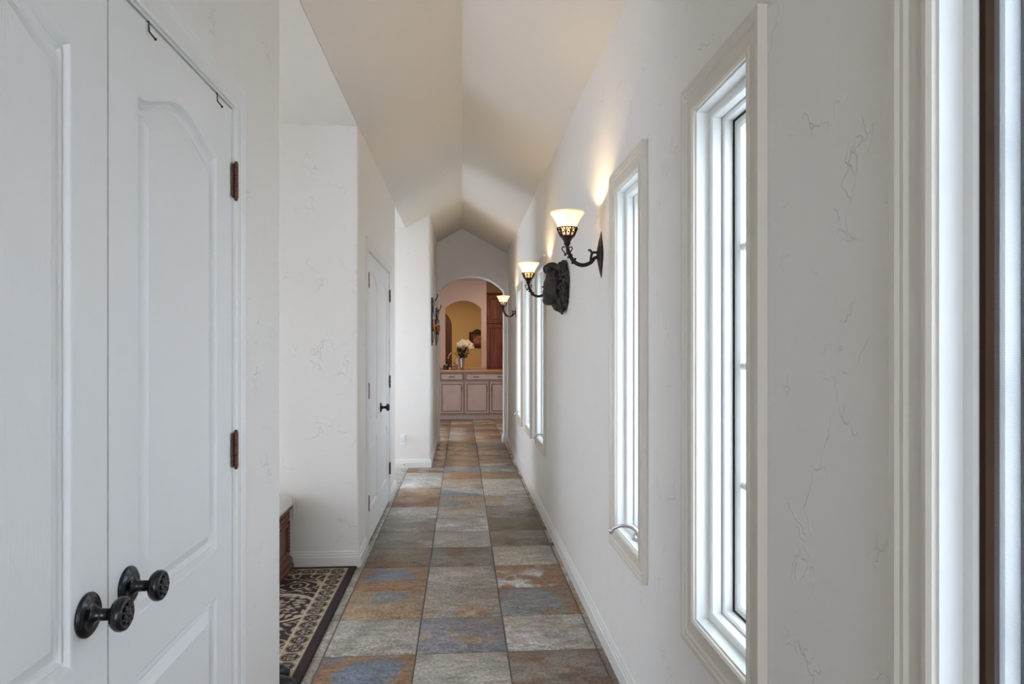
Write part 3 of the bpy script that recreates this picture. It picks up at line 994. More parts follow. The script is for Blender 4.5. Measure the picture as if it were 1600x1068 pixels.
# ------------------------------------------------------------------ wall sconces
def make_sconce():
    """local: origin on the wall, -x out into the hall"""
    t = empty('wall_sconce', (0, 0, 0))
    Q = lambda o, z, y=0.0: (-o, y, z)
    # pointed hammered back plate
    mb = MB()
    nz, na = 24, 12
    vs, fs = [], []
    for i in range(nz + 1):
        z = -0.112 + 0.224 * i / nz
        k = max(0.02, 1 - abs(z / 0.113) ** 1.25)
        for q in range(na + 1):
            a = PI * q / na
            vs.append((-0.002 - 0.022 * k * math.sin(a), 0.046 * k * math.cos(a), z))
    for i in range(nz):
        for q in range(na):
            u = i * (na + 1) + q
            fs.append((u, u + 1, u + na + 2, u + na + 1))
    mb.add(vs, fs)
    for i in range(nz): fs
    mb.add([(-0.002, 0.046 * max(0.02, 1 - abs((-0.112 + 0.224 * i / nz) / 0.113) ** 1.25) * s_, -0.112 + 0.224 * i / nz) for i in range(nz + 1) for s_ in (-1, 1)],
           [(2 * i, 2 * i + 1, 2 * i + 3, 2 * i + 2) for i in range(nz)])
    mb.build('back_plate', M['iron'], t, smooth=True)
    A = smooth_pts([Q(.018, -.012), Q(.034, -.017), Q(.050, -.036), Q(.075, -.048), Q(.100, -.049), Q(.128, -.036), Q(.148, -.008), Q(.160, .025), Q(.163, .044)], 5)
    n = len(A)
    arm = MB().tube(A, [0.0075 + 0.002 * math.sin(PI * i / n) for i in range(n)], 12).build('arm', M['iron'], t, smooth=True)
    # upper scroll at the plate
    S = smooth_pts([Q(.018, .008), Q(.034, .010), Q(.045, .006), Q(.050, -.012), Q(.052, -.034)], 5)
    MB().tube(S, 0.006, 10).build('scroll', M['iron'], arm, smooth=True)
    S = smooth_pts([Q(.044, .006), Q(.050, .014), Q(.054, .020), Q(.060, .021), Q(.061, .016)], 5)
    MB().tube(S, [0.006 - 0.0025 * i / len(S) for i in range(len(S))], 10).build('scroll', M['iron'], arm, smooth=True)
    # leaf curls where the arm meets the cup
    for s_ in (-1, 1):
        S = smooth_pts([Q(.160 + s_ * .006, .000), Q(.163 + s_ * .016, .012), Q(.163 + s_ * .024, .026), Q(.163 + s_ * .018, .035), Q(.163 + s_ * .011, .030)], 5)
        MB().tube(S, 0.0028, 8).build('curl', M['iron'], arm, smooth=True)
        S = smooth_pts([Q(.160, .000, s_ * .004), Q(.163, .012, s_ * .016), Q(.163, .026, s_ * .022), Q(.163, .034, s_ * .015)], 5)
        MB().tube(S, 0.0028, 8).build('curl', M['iron'], arm, smooth=True)
    buds = MB()
    for o_, z_, y_ in ((.172, -.002, 0), (.142, -.004, 0), (.155, -.012, .011), (.155, -.012, -.011), (.138, -.040, 0), (.125, -.022, 0), (.160, .010, .012), (.160, .010, -.012)):
        buds.ball(Q(o_, z_, y_), 0.0062, 8, 6)
    buds.build('bud', M['iron'], arm, smooth=True)
    mp = lambda x, y, z: (-0.163 + x, y, z)
    cup = MB().lathe([(0, .034), (.009, .036), (.011, .042), (.016, .047), (.0165, .052), (.014, .055), (.020, .066), (.026, .074), (.031, .082), (.029, .084), (.024, .078), (0, .062)], mp, 24).build('cup', M['iron'], t, smooth=True)
    # pierced gallery: rings, raking bars and little arches
    gl = MB()
    for r, z, th in ((.0475, .122, .0026), (.031, .083, .0026)):
        gl.tube([(-0.163 + r * math.cos(a), r * math.sin(a), z) for a in [2 * PI * i / 32 for i in range(33)]], th, 8, cap=False)
    for i in range(10):
        a = 2 * PI * i / 10
        pts = []
        for t_ in (0, .33, .66, 1):
            r = .031 + (.0475 - .031) * t_
            pts.append((-0.163 + r * math.cos(a), r * math.sin(a), .083 + .039 * t_))
        gl.tube(pts, 0.003 if i % 2 else 0.0046, 6)
        pts = []
        for q in range(9):
            u = q / 8
            aa = a + 2 * PI / 10 * u
            zz = .090 + .028 * math.sin(PI * u)
            r = .032 + (.0475 - .031) * (zz - .083) / .039
            pts.append((-0.163 + r * math.cos(aa), r * math.sin(aa), zz))
        gl.tube(pts, 0.0022, 6)
        aa = a + PI / 10
        r = .0385
        gl.ball((-0.163 + r * math.cos(aa), r * math.sin(aa), .100), 0.0045, 6, 5)
    gl.build('gallery', M['iron'], t, smooth=True)
    sh = [(.020, .086), (.033, .100), (.040, .118), (.045, .132), (.052, .148), (.061, .164), (.071, .179), (.078, .189), (.0805, .194), (.079, .196), (.0745, .189), (.067, .179), (.057, .164), (.048, .148), (.041, .132), (.036, .118), (.029, .102), (.018, .089)]
    MB().lathe(sh, mp, 36).build('shade', M['shade'], t, smooth=True)
    MB().lathe([(.0, .082), (.009, .084), (.010, .096), (.014, .104), (.017, .114), (.014, .126), (.007, .132), (0, .133)], mp, 16).build('bulb', M['bulb'], t, smooth=True)
    ld = bpy.data.lights.new('bulb_glow', 'POINT')
    ld.energy = 4.2
    ld.color = (1.0, 0.74, 0.45)
    ld.shadow_soft_size = 0.012
    lo = bpy.data.objects.new('bulb_glow', ld)
    link(lo, t)
    lo.location = (-0.163, 0, 0.148)
    return t

sc0 = make_sconce()
SC = [(3.16, 'bronze wall sconce with lit alabaster shade between a tall window and the lion head carving'),
      (5.03, 'lit bronze wall sconce whose back plate is hidden behind the lion head carving'),
      (8.13, 'lit bronze wall sconce just before the kitchen arch, past the last tall window')]
for i, (y, lab) in enumerate(SC):
    o = sc0 if i == 0 else copy_tree(sc0)
    o.location = (XR, y, 1.795)
    tag(o, lab, 'wall lamp', 'bronze sconces along the window wall')

# ------------------------------------------------------------------ carved lion head
def lion():
    cy = 4.27
    t = empty('lion_head_carving', (XR, cy, 1.57))
    tag(t, 'dark carved stone lion head with curly mane mounted below the first sconce', 'sculpture')
    Q = lambda o, y, z: (XR - o, cy + y, z)
    f = MB()
    rx = lambda a: Matrix.Rotation(a, 3, 'Y')
    f.ball(Q(.020, 0, 1.755), (.030, .150, .135), 20, 14)       # backing
    f.ball(Q(.074, 0, 1.800), (.056, .080, .060), 16, 12)         # forehead
    f.ball(Q(.072, 0, 1.725), (.050, .078, .075), 16, 12)        # face
    f.ball(Q(.108, 0, 1.748), (.036, .032, .066), 14, 10, rx(0.08))   # bridge of the nose
    f.ball(Q(.122, 0, 1.690), (.028, .034, .026), 14, 10)        # nose
    for s_ in (-1, 1):
        f.ball(Q(.106, s_ * .030, 1.662), (.040, .036, .032), 14, 10)   # whisker pads
        f.ball(Q(.084, s_ * .052, 1.768), (.034, .032, .018), 12, 8)    # brow
        f.ball(Q(.070, s_ * .062, 1.705), (.040, .030, .042), 12, 8)    # cheek
        f.ball(Q(.079, s_ * .046, 1.746), (.022, .016, .012), 10, 8)    # eye
    f.ball(Q(.098, 0, 1.838), (.030, .055, .028), 14, 10)        # under the forelock
    f.ball(Q(.060, 0, 1.640), (.042, .040, .022), 12, 8)         # chin
    f.ball(Q(.050, 0, 1.625), (.036, .030, .035), 12, 8)
    face = f.build('face', M['stone'], t, smooth=True)
    rm = face.modifiers.new('remesh', 'REMESH'); rm.mode = 'VOXEL'; rm.voxel_size = 0.004; rm.use_smooth_shade = True
    sm = face.modifiers.new('smooth', 'SMOOTH'); sm.factor = 0.5; sm.iterations = 3
    # mane: layered wavy locks around the face, crisp against one another
    m = MB()
    m.ball(Q(.018, 0, 1.748), (.036, .148, .140), 24, 16)
    for i in range(26):
        a = -2.7 + 5.4 * i / 25            # around the face, 0 at the top
        for ring in (0, 1, 2):
            a2 = a + (ring - 1) * .07
            r0 = .078 + .028 * ring
            o0 = .078 - .022 * ring
            pts = []
            for q in range(7):
                u = q / 6
                aa = a2 + .15 * math.sin(u * 5.5 + i * 1.3 + ring) + (.30 * u if a > 0 else -.30 * u)
                r = r0 + .040 * u
                pts.append(Q(o0 - .016 * u + .009 * math.sin(u * 6.5 + i * 1.7), r * math.sin(aa), 1.752 + r * math.cos(aa) * .93))
            P = smooth_pts(pts, 3)
            n = len(P)
            m.tube(P, [0.004 + 0.0085 * math.sin(PI * (0.10 + 0.82 * k / n)) for k in range(n)], 8)
    # spiral curls at the temples
    for s_ in (-1, 1):
        for (yc, zc_, oc, rr_) in ((.092, 1.812, .078, .024), (.112, 1.758, .070, .020), (.104, 1.700, .070, .018)):
            P = []
            for q in range(26):
                th = q / 25 * 4 * PI
                r = rr_ * (1 - .8 * q / 25)
                P.append(Q(oc + .010 * q / 25 + r * .5 * math.cos(th), s_ * (yc + .012 + r * .5 * math.cos(th)), zc_ + r * math.sin(th)))
            m.tube(P, .0058, 7)
    # long beard locks down to the point
    for k in range(7):
        y = (k - 3) * .026
        P = smooth_pts([Q(.050, y, 1.66), Q(.044, y * 1.0, 1.63), Q(.034, y * .75 + .006, 1.60), Q(.020, y * .4, 1.574 + abs(y) * .25)], 4)
        n = len(P)
        m.tube(P, [0.017 - 0.010 * j / n for j in range(n)], 8)
    # forelock swept forward above the brow
    for k, (y, o_) in enumerate(((-.034, .118), (0.0, .128), (.034, .118))):
        P = smooth_pts([Q(.040, y * 1.5, 1.845), Q(.075, y * 1.2, 1.872), Q(.105, y, 1.874), Q(o_, y, 1.858), Q(o_ - .012, y, 1.842)], 4)
        n = len(P)
        m.tube(P, [0.021 - 0.002 * j / n for j in range(n)], 10)
    for s_ in (-1, 1):
        m.ball(Q(.050, s_ * .085, 1.855), (.018, .026, .026), 10, 8)
    mane = m.build('mane', M['stone'], t, smooth=True)
lion()

# ------------------------------------------------------------------ iron wall ornaments on the narrow stretch
def ornament(y, zt, zb, label, seed):
    t = empty('wall_ornament', (XN, y, zb))
    tag(t, label, 'wall ornament', 'iron ornaments in the narrow stretch')
    h = zt - zb
    mp = lambda a, b, d: (XN + d, y + a, zb + b)
    # tapering back plate, pointed below
    out = [(-.075, h * .95), (.075, h * .95), (.085, h * .6), (.055, h * .3), (0.004, 0), (-.004, 0), (-.055, h * .3), (-.085, h * .6)]
    MB().plate(out, [], mp, 0.002, 0.014).build('back_plate', M['iron'], t)
    P = smooth_pts([mp(0, h * .86, .014), mp(0, h * .88, .040), mp(0, h * .93, .060), mp(0, h * 1.0, .075), mp(0, h * 1.03, .066)], 5)
    MB().tube(P, 0.006, 8).build('hook', M['iron'], t, smooth=True)
    r = random.Random(seed)
    for k in range(5):
        zz = h * (.90 - .07 * k)
        lf = MB().ball(mp(r.uniform(-.03, .03), zz, .032 + .006 * math.sin(k * 2)), (.014, .036, .030), 10, 8)
        lf.build('leaf', M['pewter'], t, smooth=True)
    MB().plate([(-.05, h * .52), (.05, h * .52), (.05, h * .36), (0, h * .28), (-.05, h * .36)], [], mp, 0.014, 0.046).build('amber_panel', M['amber'], t, bevel=0.006)
    MB().tube([mp(0, h * .52, .05), mp(0, h * .33, .042), mp(0, h * .06, .016)], [.007, .006, .003], 8).build('stem', M['iron'], t)
    MB().ball(mp(0, h * .40, .054), (.010, .018, .018), 10, 8).build('boss', M['brass'], t, smooth=True)

ornament(8.22, 2.00, 1.395, 'dark iron wall ornament with amber panel near the corner by the outlet wall', 1)
ornament(9.55, 1.955, 1.405, 'dark iron wall ornament with amber panel next to the kitchen arch', 2)

# ------------------------------------------------------------------ outlet, night light, door stop
ox, oz = -0.672, 0.318
o = empty('wall_outlet', (ox, YB1, oz - 0.058))
tag(o, 'white wall outlet plate above the baseboard past the double doors', 'outlet')
fm = front(YB1)
MB().plate([(ox - .036, oz - .058), (ox + .036, oz - .058), (ox + .036, oz + .058), (ox - .036, oz + .058)], [], fm, 0.0005, 0.006).build('cover_plate', M['plastic'], o, bevel=0.002)
for s_ in (-1, 1):
    rc = MB().box(ox - .016, ox + .016, YB1 - .008, YB1 - .006, oz + s_ * .022 - .013, oz + s_ * .022 + .013).build('receptacle', M['plastic'], o, bevel=0.004)
    for q in (-1, 1):
        MB().box(ox + q * .006 - .0015, ox + q * .006 + .0015, YB1 - .0086, YB1 - .0079, oz + s_ * .022 - .004, oz + s_ * .022 + .006).build('slot', M['dark_line'], rc)
nl = empty('night_light', (ox, YB1 - 0.009, oz + 0.005))
tag(nl, 'small white plug-in night light in the wall outlet', 'night light')
MB().box(ox - .018, ox + .018, YB1 - .034, YB1 - .009, oz + .006, oz + .042).build('body', M['plastic'], nl, bevel=0.004)
MB().ball((ox, YB1 - .024, oz + .052), (.017, .013, .022), 12, 8).build('lens', M['bulb'], nl, smooth=True)
ds = empty('door_stop', (-0.665, YB1 - 0.016, 0.02))
tag(ds, 'small brass door stop on the baseboard below the outlet', 'door stop')
mp = lambda x, y, q: (-0.665 + x, YB1 - 0.016 - q, 0.035 + y)
MB().lathe([(0, 0), (.012, 0), (.012, .004), (.005, .007), (.004, .05), (0, .05)], mp, 14).build('stem', M['brass'], ds, smooth=True)
MB().lathe([(0, .046), (.008, .046), (.009, .054), (.006, .060), (0, .061)], mp, 14).build('bumper', M['plastic'], ds, smooth=True)

# ------------------------------------------------------------------ rug with woven floral pattern
def rug():
    x0, x1, y0, y1 = -2.15, -0.650, 2.57, 4.298
    s = 0.0062
    nx, ny = int((x1 - x0) / s), int((y1 - y0) / s)
    xs = np.linspace(x0, x1, nx + 1); ys = np.linspace(y0, y1, ny + 1)
    X, Y = np.meshgrid(xs, ys)
    a = np.minimum(x1 - X, X - x0); b = np.minimum(y1 - Y, Y - y0)
    e = np.minimum(a, b)
    along = np.where(a < b, Y, X)
    bei = np.zeros_like(X)
    # border: guard lines and linked rosettes
    bei[(e > .046) & (e < .056)] = 1
    bd = (e > .056) & (e < .140)
    u = ((along / .088) % 1 - .5) * .088
    v = e - .098
    rr = np.hypot(u, v); th = np.arctan2(v, u)
    rose = (rr < .036) & (np.cos(th * 6 + rr * 160) > -.1)
    ring = np.abs(rr - .038) < .005
    petals = (rr < .028) & (np.sin(th * 5) * np.cos(rr * 300) > .1)
    wob = np.sin(along * 210) * np.sin(v * 230 + along * 60) > .42
    bei = np.where(bd, np.where(rr < .034, np.where(petals, 1., .0), np.where(ring | wob, .25, .95)), bei)
    bei[(e > .140) & (e < .150)] = 1
    # field: dark ground with scrolling vines and oval medallions
    fd = e > .150
    vx, vy = X * 1.0, Y * 1.0
    cs = .155
    row = np.floor(vy / cs); colm = np.floor(vx / cs + .5 * (row % 2))
    lx = ((vx / cs + .5 * (row % 2)) % 1 - .5) * cs; ly = ((vy / cs) % 1 - .5) * cs
    sg = np.where((row + colm) % 2 > .5, 1., -1.)
    rr2 = np.hypot(lx, ly); t2 = np.arctan2(ly * sg, lx)
    vine = (np.abs((rr2 / .036 - t2 / (2 * PI)) % 1 - .5) < .13) & (rr2 < .068) & (rr2 > .012)
    vine |= np.abs(np.sin(vx * 20.3 + 1.3 * np.sin(vy * 20.3)) - .95 * np.sin(vy * 13)) < .10
    w2 = np.sin(vx * 47 + 1.7 * np.sin(vy * 39)) * np.sin(vy * 51 + 1.4 * np.sin(vx * 43))
    buds = (w2 > .72) & (rr2 > .058)
    f = np.where(vine, .92, 0.) + np.where(buds & ~vine, .8, 0.)
    for cx, cy, ra, rb in ((-.985, 3.62, .225, .205), (-.985, 2.93, .20, .17), (-1.75, 3.62, .225, .205), (-1.75, 2.93, .20, .17), (-1.37, 3.28, .2, .2)):
        q = np.hypot((X - cx) / ra, (Y - cy) / rb)
        tt = np.arctan2((Y - cy) / rb, (X - cx) / ra)
        ins = np.where(np.sin(q * 22 + np.cos(tt * 8) * 1.6) * np.cos(tt * 12 + q * 9) > .16, .85, 0.)
        f = np.where(q < .93, ins, f)
        f = np.where((q > .93) & (q < 1.03), 1., f)
        f = np.where((q >= 1.03) & (q < 1.12), 0., f)
    bei = np.where(fd, np.clip(f, 0, 1), bei)
    rng = np.random.RandomState(3)
    n = .85 + .3 * rng.rand(*X.shape)
    dark = np.array((.026, .012, .012)); lt = np.array((.47, .375, .245))
    colr = (dark + (lt - dark) * bei[..., None]) * n[..., None]
    Z = np.full_like(X, .011) + .0012 * bei
    Z[0, :] = Z[-1, :] = .0015; Z[:, 0] = Z[:, -1] = .0015
    cx, cy = (x0 + x1) / 2, (y0 + y1) / 2
    co = np.stack([X - cx, Y - cy, Z - .0015], -1).reshape(-1, 3)
    idx = np.arange((nx + 1) * (ny + 1)).reshape(ny + 1, nx + 1)
    fc = np.stack([idx[:-1, :-1], idx[:-1, 1:], idx[1:, 1:], idx[1:, :-1]], -1).reshape(-1, 4)
    me = bpy.data.meshes.new('rug')
    me.from_pydata(co.tolist(), [], fc.tolist())
    at = me.color_attributes.new('pile', 'FLOAT_COLOR', 'POINT')
    c4 = np.concatenate([colr.reshape(-1, 3), np.ones((colr.size // 3, 1))], 1).astype(np.float32)
    at.data.foreach_set('color', c4.ravel())
    me.materials.append(M['rug'])
    o = bpy.data.objects.new('rug', me)
    o.location = (cx, cy, .0015)
    COL.objects.link(o)
    tag(o, 'dark brown rug with beige scrolls and oval medallions in the alcove', 'rug')
rug()

# ------------------------------------------------------------------ carved bench with cushion
def bench():
    x0, x1, y0, y1 = -2.15, -1.035, 3.84, 4.285
    zf = 0.0135
    t = empty('storage_bench', ((x0 + x1) / 2, (y0 + y1) / 2, zf))
    tag(t, 'carved reddish wooden storage bench with ribbed ivory cushion on the rug', 'bench')
    P = rect(x0 + .02, x1 - .02, y0 + .02, y1 - .01)
    up = lambda a, b, h: (a, b, h + zf)
    MB().sweep(P, [(-.01, 0), (.020, 0), (.022, .018), (.014, .030), (.016, .052), (.004, .075), (-.01, .078)], up).build('plinth', M['bench'], t)
    body = MB().box(x0 + .02, x1 - .02, y0 + .02, y1 - .01, zf + .06, zf + .37).build('body', M['bench'], t, bevel=.004)
    # end panel with moulded frame and carved band above
    e = lambda a, b, d: (x1 - .02 + d, a, b + zf)
    MB().sweep(rect(y0 + .09, y1 - .08, .12, .27), [(0, 0), (0, .006), (.008, .010), (.014, .006), (.016, 0)], e).build('end_moulding', M['bench'], body)
    cv = MB()
    for k in range(9):
        yy = y0 + .06 + k * .042
        cv.ball(e(yy, .325, .002), (.008, .017, .020), 10, 6)
        cv.ball(e(yy + .021, .325, .001), (.006, .007, .026), 8, 6)
    cv.build('carving', M['bench'], body, smooth=True)
    for yy in (y0 + .035, y1 - .03):
        cp = MB()
        for k in range(9): cp.ball(e(yy, .11 + k * .022, .0), (.010, .012, .012), 8, 6)
        cp.build('corner_carving', M['bench'], body, smooth=True)
    fr = lambda a, b, d: (a, y0 + .02 - d, b + zf)
    for k in range(3):
        a0 = x0 + .06 + k * .35
        MB().sweep(rect(a0 + .02, a0 + .30, .12, .27), [(0, 0), (0, .006), (.008, .010), (.014, .006), (.016, 0)], fr).build('front_moulding', M['bench'], body)
    MB().sweep(P, [(-.02, .365), (.014, .365), (.020, .375), (.016, .388), (-.02, .388)], up).build('top_moulding', M['bench'], t)
    # ribbed cushion
    cu = MB()
    n, mth = 64, 14
    vs, fs = [], []
    for i in range(n + 1):
        x = x0 - .005 + (x1 - x0 + .01) * i / n
        ed = min(1, min(i, n - i) / 5)
        rib = .006 * abs(math.sin(i * PI / 2))
        for q in range(mth + 1):
            a = PI * q / mth
            yy = (y0 + y1) / 2 - ((y1 - y0) / 2 + .012) * (abs(math.cos(a)) ** .35) * (1 if math.cos(a) > 0 else -1)
            zz = zf + .389 + (.072 * (abs(math.sin(a)) ** .5) + rib) * (0.35 + 0.65 * math.sqrt(max(0, 1 - (1 - ed) ** 2))) * (1 if 0 < q < mth else 0)
            vs.append((x, yy, zz))
    for i in range(n):
        for q in range(mth):
            u = i * (mth + 1) + q
            fs.append((u, u + 1, u + mth + 2, u + mth + 1))
    fs.append(tuple(range(mth + 1))); fs.append(tuple(n * (mth + 1) + q for q in reversed(range(mth + 1))))
    fs.append(tuple([i * (mth + 1) for i in range(n + 1)] + [i * (mth + 1) + mth for i in reversed(range(n + 1))]))
    cu.add(vs, fs)
    c = cu.build('cushion', M['cushion'], t, smooth=True)
    MB().tube(smooth_pts([(x1 + .004, y1 - .03, zf + .43), (x1 + .008, y1 - .025, zf + .38), (x1 + .006, y1 - .02, zf + .30)], 4), [.006] * 9, 8).build('tie', M['cushion'], c, smooth=True)
bench()

# ------------------------------------------------------------------ pair of black shoes on the rug
def shoe(x_toe, y, label, rot=0.0):
    zf = 0.0132
    t = empty('shoe', (x_toe - .14, y, zf))
    tag(t, label, 'shoe', 'black shoes on the rug')
    # stations from toe (0) to heel (1): half width, instep height
    S = [(0.0, .010, .020), (.02, .030, .036), (.06, .042, .046), (.11, .047, .056), (.17, .042, .074), (.20, .038, .082), (.26, .035, .080), (.285, .028, .078), (.293, .010, .066)]
    up = MB(); vs, fs = [], []
    k = 10
    for d, w, h in S:
        for q in range(k + 1):
            a = PI * q / k
            vs.append((x_toe - d, y + w * math.cos(a), zf + .012 + (h - .012) * math.sin(a) ** .7))
    for i in range(len(S) - 1):
        for q in range(k):
            u = i * (k + 1) + q
            fs.append((u, u + 1, u + k + 2, u + k + 1))
    fs.append(tuple(range(k + 1))); fs.append(tuple((len(S) - 1) * (k + 1) + q for q in range(k + 1)))
    up.add(vs, fs)
    o = up.build('upper', M['leather'], t, smooth=True)
    so = MB()
    outl = [(x_toe - d + (.004 if i == 0 else 0), y + (w + .004)) for i, (d, w, h) in enumerate(S)] + [(x_toe - d + (.004 if i == 0 else 0), y - (w + .004)) for i, (d, w, h) in reversed(list(enumerate(S)))]
    so.plate(outl, [], lambda a, b, d: (a, b, zf + d), 0.0, .014)
    so.build('sole', M['sole'], t)
    MB().ball((x_toe - .225, y, zf + .080), (.055, .026, .006), 14, 8).build('lining', M['sole'], o, smooth=True)
    MB().box(x_toe - .15, x_toe - .12, y - .036, y + .036, zf + .058, zf + .066).build('strap', M['leather'], o, bevel=.003)
shoe(-0.655, 2.76, 'black leather shoe reaching closest to the rug edge')
shoe(-0.715, 2.875, 'black leather shoe set slightly back beside its pair on the rug')

# ------------------------------------------------------------------ kitchen seen through the arch
FY = 13.24
ff = front(FY)

def raised_front(name, parent, a0, a1, b0, b1, bars):
    R_ = rect(a0, a1, b0, b1)
    d = MB().box(a0, a1, FY - .019, FY + .002, b0, b1).build(name, M['cab'], parent, bevel=.003)
    MB().sweep(rect(a0 + .045, a1 - .045, b0 + .045, b1 - .045) if name == 'door' else rect(a0 + .022, a1 - .022, b0 + .022, b1 - .022),
               [(0, .019), (0, .0225), (.010, .0235), (.014, .019)], ff).build('moulding', M['glaze'], d)
    if name == 'door':
        MB().box(a0 + .075, a1 - .075, FY - .023, FY - .018, b0 + .075, b1 - .075).build('raised_panel', M['cab'], d, bevel=.003)
    MB().sweep(R_, [(0, .002), (0, .0195), (.004, .0195), (.004, .002)], ff).build('glaze_line', M['glaze'], d)
    for (pa, pb, vert) in bars:
        P = [(pa, FY - .019, pb - .045), (pa, FY - .045, pb - .038), (pa, FY - .045, pb + .038), (pa, FY - .019, pb + .045)] if vert else \
            [(pa - .05, FY - .019, pb), (pa - .042, FY - .045, pb), (pa + .042, FY - .045, pb), (pa + .05, FY - .019, pb)]
        MB().tube(P, .006, 8).build('pull', M['iron'], d)

def base_cabinet(x0, x1, doors, pulls, label):
    t = empty('base_cabinet', ((x0 + x1) / 2, FY + .3, 0))
    tag(t, label, 'cabinet', 'glazed base cabinets under the granite counter')
    MB().box(x0 + .001, x1 - .001, FY, FY + .62, .105, .914).build('body', M['cab'], t)
    MB().box(x0 + .001, x1 - .001, FY + .05, FY + .6, 0.0, .105).build('toe_kick', M['cab'], t)
    raised_front('drawer', t, x0 + .017, x1 - .017, .752, .898, [(p, .825, False) for p in pulls])
    for a0, a1, pa in doors:
        raised_front('door', t, a0, a1, .125, .722, [(pa, .60, True)])

base_cabinet(-.91, -.44, [(-.893, -.457, -.49)], [-.675], 'glazed cream base cabinet mostly hidden past the arch edge')
base_cabinet(-.44, .043, [(-.423, .026, -.005)], [-.20], 'glazed cream base cabinet with one drawer and one door below the faucet')
base_cabinet(.043, 1.01, [(.060, .515, .482), (.537, .993, .57)], [.27, .74], 'wide glazed cream base cabinet with two doors under one long drawer')
ct = empty('countertop', (.05, FY + .33, .914))
tag(ct, 'golden brown granite countertop along the base cabinets', 'countertop')
MB().box(-.93, 1.03, FY - .04, WY - .001, .916, .956).build('slab', M['granite'], ct, bevel=.012, seg=3)
MB().box(-.93, .498, WY - .022, WY - .001, .957, .982).build('backsplash', M['granite'], ct, bevel=.003)

# faucet
fx, fy, cz = -.10, 13.72, .957
t = empty('faucet', (fx, fy, cz)); tag(t, 'chrome gooseneck faucet on the granite counter', 'faucet')
MB().lathe([(0, 0), (.028, 0), (.028, .01), (.016, .02), (.014, .05), (0, .05)], lambda x, y, z: (fx + x, fy + y, cz + z), 16).build('base', M['chrome'], t, smooth=True)
P = smooth_pts([(fx, fy, cz + .03), (fx, fy, cz + .22), (fx - .03, fy - .02, cz + .31), (fx - .09, fy - .06, cz + .335), (fx - .15, fy - .10, cz + .29), (fx - .175, fy - .12, cz + .21)], 6)
MB().tube(P, .012, 10).build('spout', M['chrome'], t, smooth=True)
MB().tube([(fx + .015, fy, cz + .045), (fx + .05, fy - .01, cz + .09)], .006, 8).build('lever', M['chrome'], t, smooth=True)
# pot and canister beside it
px, py = -.155, 13.42
t = empty('steel_pot', (px, py, cz)); tag(t, 'small shiny steel pot beside the flower vase', 'pot')
b = MB().lathe([(0, 0), (.058, 0), (.064, .008), (.064, .095), (.067, .099), (.060, .099), (.058, .012), (0, .010)], lambda x, y, z: (px + x, py + y, cz + z), 24).build('body', M['chrome'], t, smooth=True)
MB().lathe([(0, .118), (.03, .114), (.064, .101), (.06, .0995), (0, .105)], lambda x, y, z: (px + x, py + y, cz + z), 24).build('lid', M['chrome'], t, smooth=True)
MB().ball((px, py, cz + .126), (.012, .012, .010), 10, 8).build('lid_knob', M['black'], t, smooth=True)
MB().tube([(px - .064, py, cz + .07), (px - .085, py, cz + .075), (px - .085, py, cz + .055), (px - .064, py, cz + .05)], .005, 8).build('handle', M['black'], t)
qx, qy = -.315, 13.45
t = empty('dark_canister', (qx, qy, cz)); tag(t, 'short dark canister on the counter below the faucet spout', 'canister')
MB().lathe([(0, 0), (.048, 0), (.052, .006), (.052, .080), (0, .080)], lambda x, y, z: (qx + x, qy + y, cz + z), 20).build('body', M['frame'], t, smooth=False)
MB().lathe([(0, .081), (.054, .081), (.054, .094), (.02, .100), (.012, .112), (0, .114)], lambda x, y, z: (qx + x, qy + y, cz + z), 20).build('lid', M['frame'], t)

# vase with white flowers
vx, vy = -.005, 13.50
t = empty('flower_vase', (vx, vy, cz)); tag(t, 'silvery mercury glass vase holding white flowers on the counter', 'vase')
MB().lathe([(0, 0), (.036, 0), (.040, .006), (.041, .05), (.049, .15), (.056, .225), (.058, .24), (.053, .24), (.045, .15), (.036, .05), (.03, .012), (0, .012)], lambda x, y, z: (vx + x, vy + y, cz + z), 24).build('body', M['vase'], t, smooth=True)
bq = empty('flower_bouquet', (vx, vy, cz + .02)); tag(bq, 'bouquet of ivory white blooms above dark green leaves in the vase', 'flowers')
rf = random.Random(5)
heads = [(-.10, 0, .50), (-.05, -.05, .53), (.0, -.06, .55), (.05, -.05, .54), (.10, -.03, .53), (.15, -.02, .49), (.17, 0, .43), (.08, .04, .55), (-.02, .05, .56), (.06, -.08, .49), (-.06, -.06, .48), (.13, -.07, .44), (.01, -.09, .50)]
for hx, hy, hz in heads:
    hx += .035
    st = MB().tube(smooth_pts([(vx + hx * .05, vy + hy * .05, cz + .03), (vx + hx * .25, vy + hy * .3, cz + .24), (vx + hx, vy + hy, cz + hz)], 4), .003, 6).build('stem', M['leaf'], bq)
    bl = MB()
    for q in range(22):
        z = 1 - 2 * (q + .5) / 22; a = q * 2.399
        r = math.sqrt(1 - z * z)
        dv = Vector((r * math.cos(a), r * math.sin(a), z))
        rot = dv.to_track_quat('Z', 'Y').to_matrix()
        bl.ball((vx + hx + dv.x * .036, vy + hy + dv.y * .036, cz + hz + dv.z * .034), (.017, .017, .008), 7, 4, rot)
    bl.ball((vx + hx, vy + hy, cz + hz), .034, 10, 8)
    bl.build('bloom', M['petal'], bq, smooth=True)
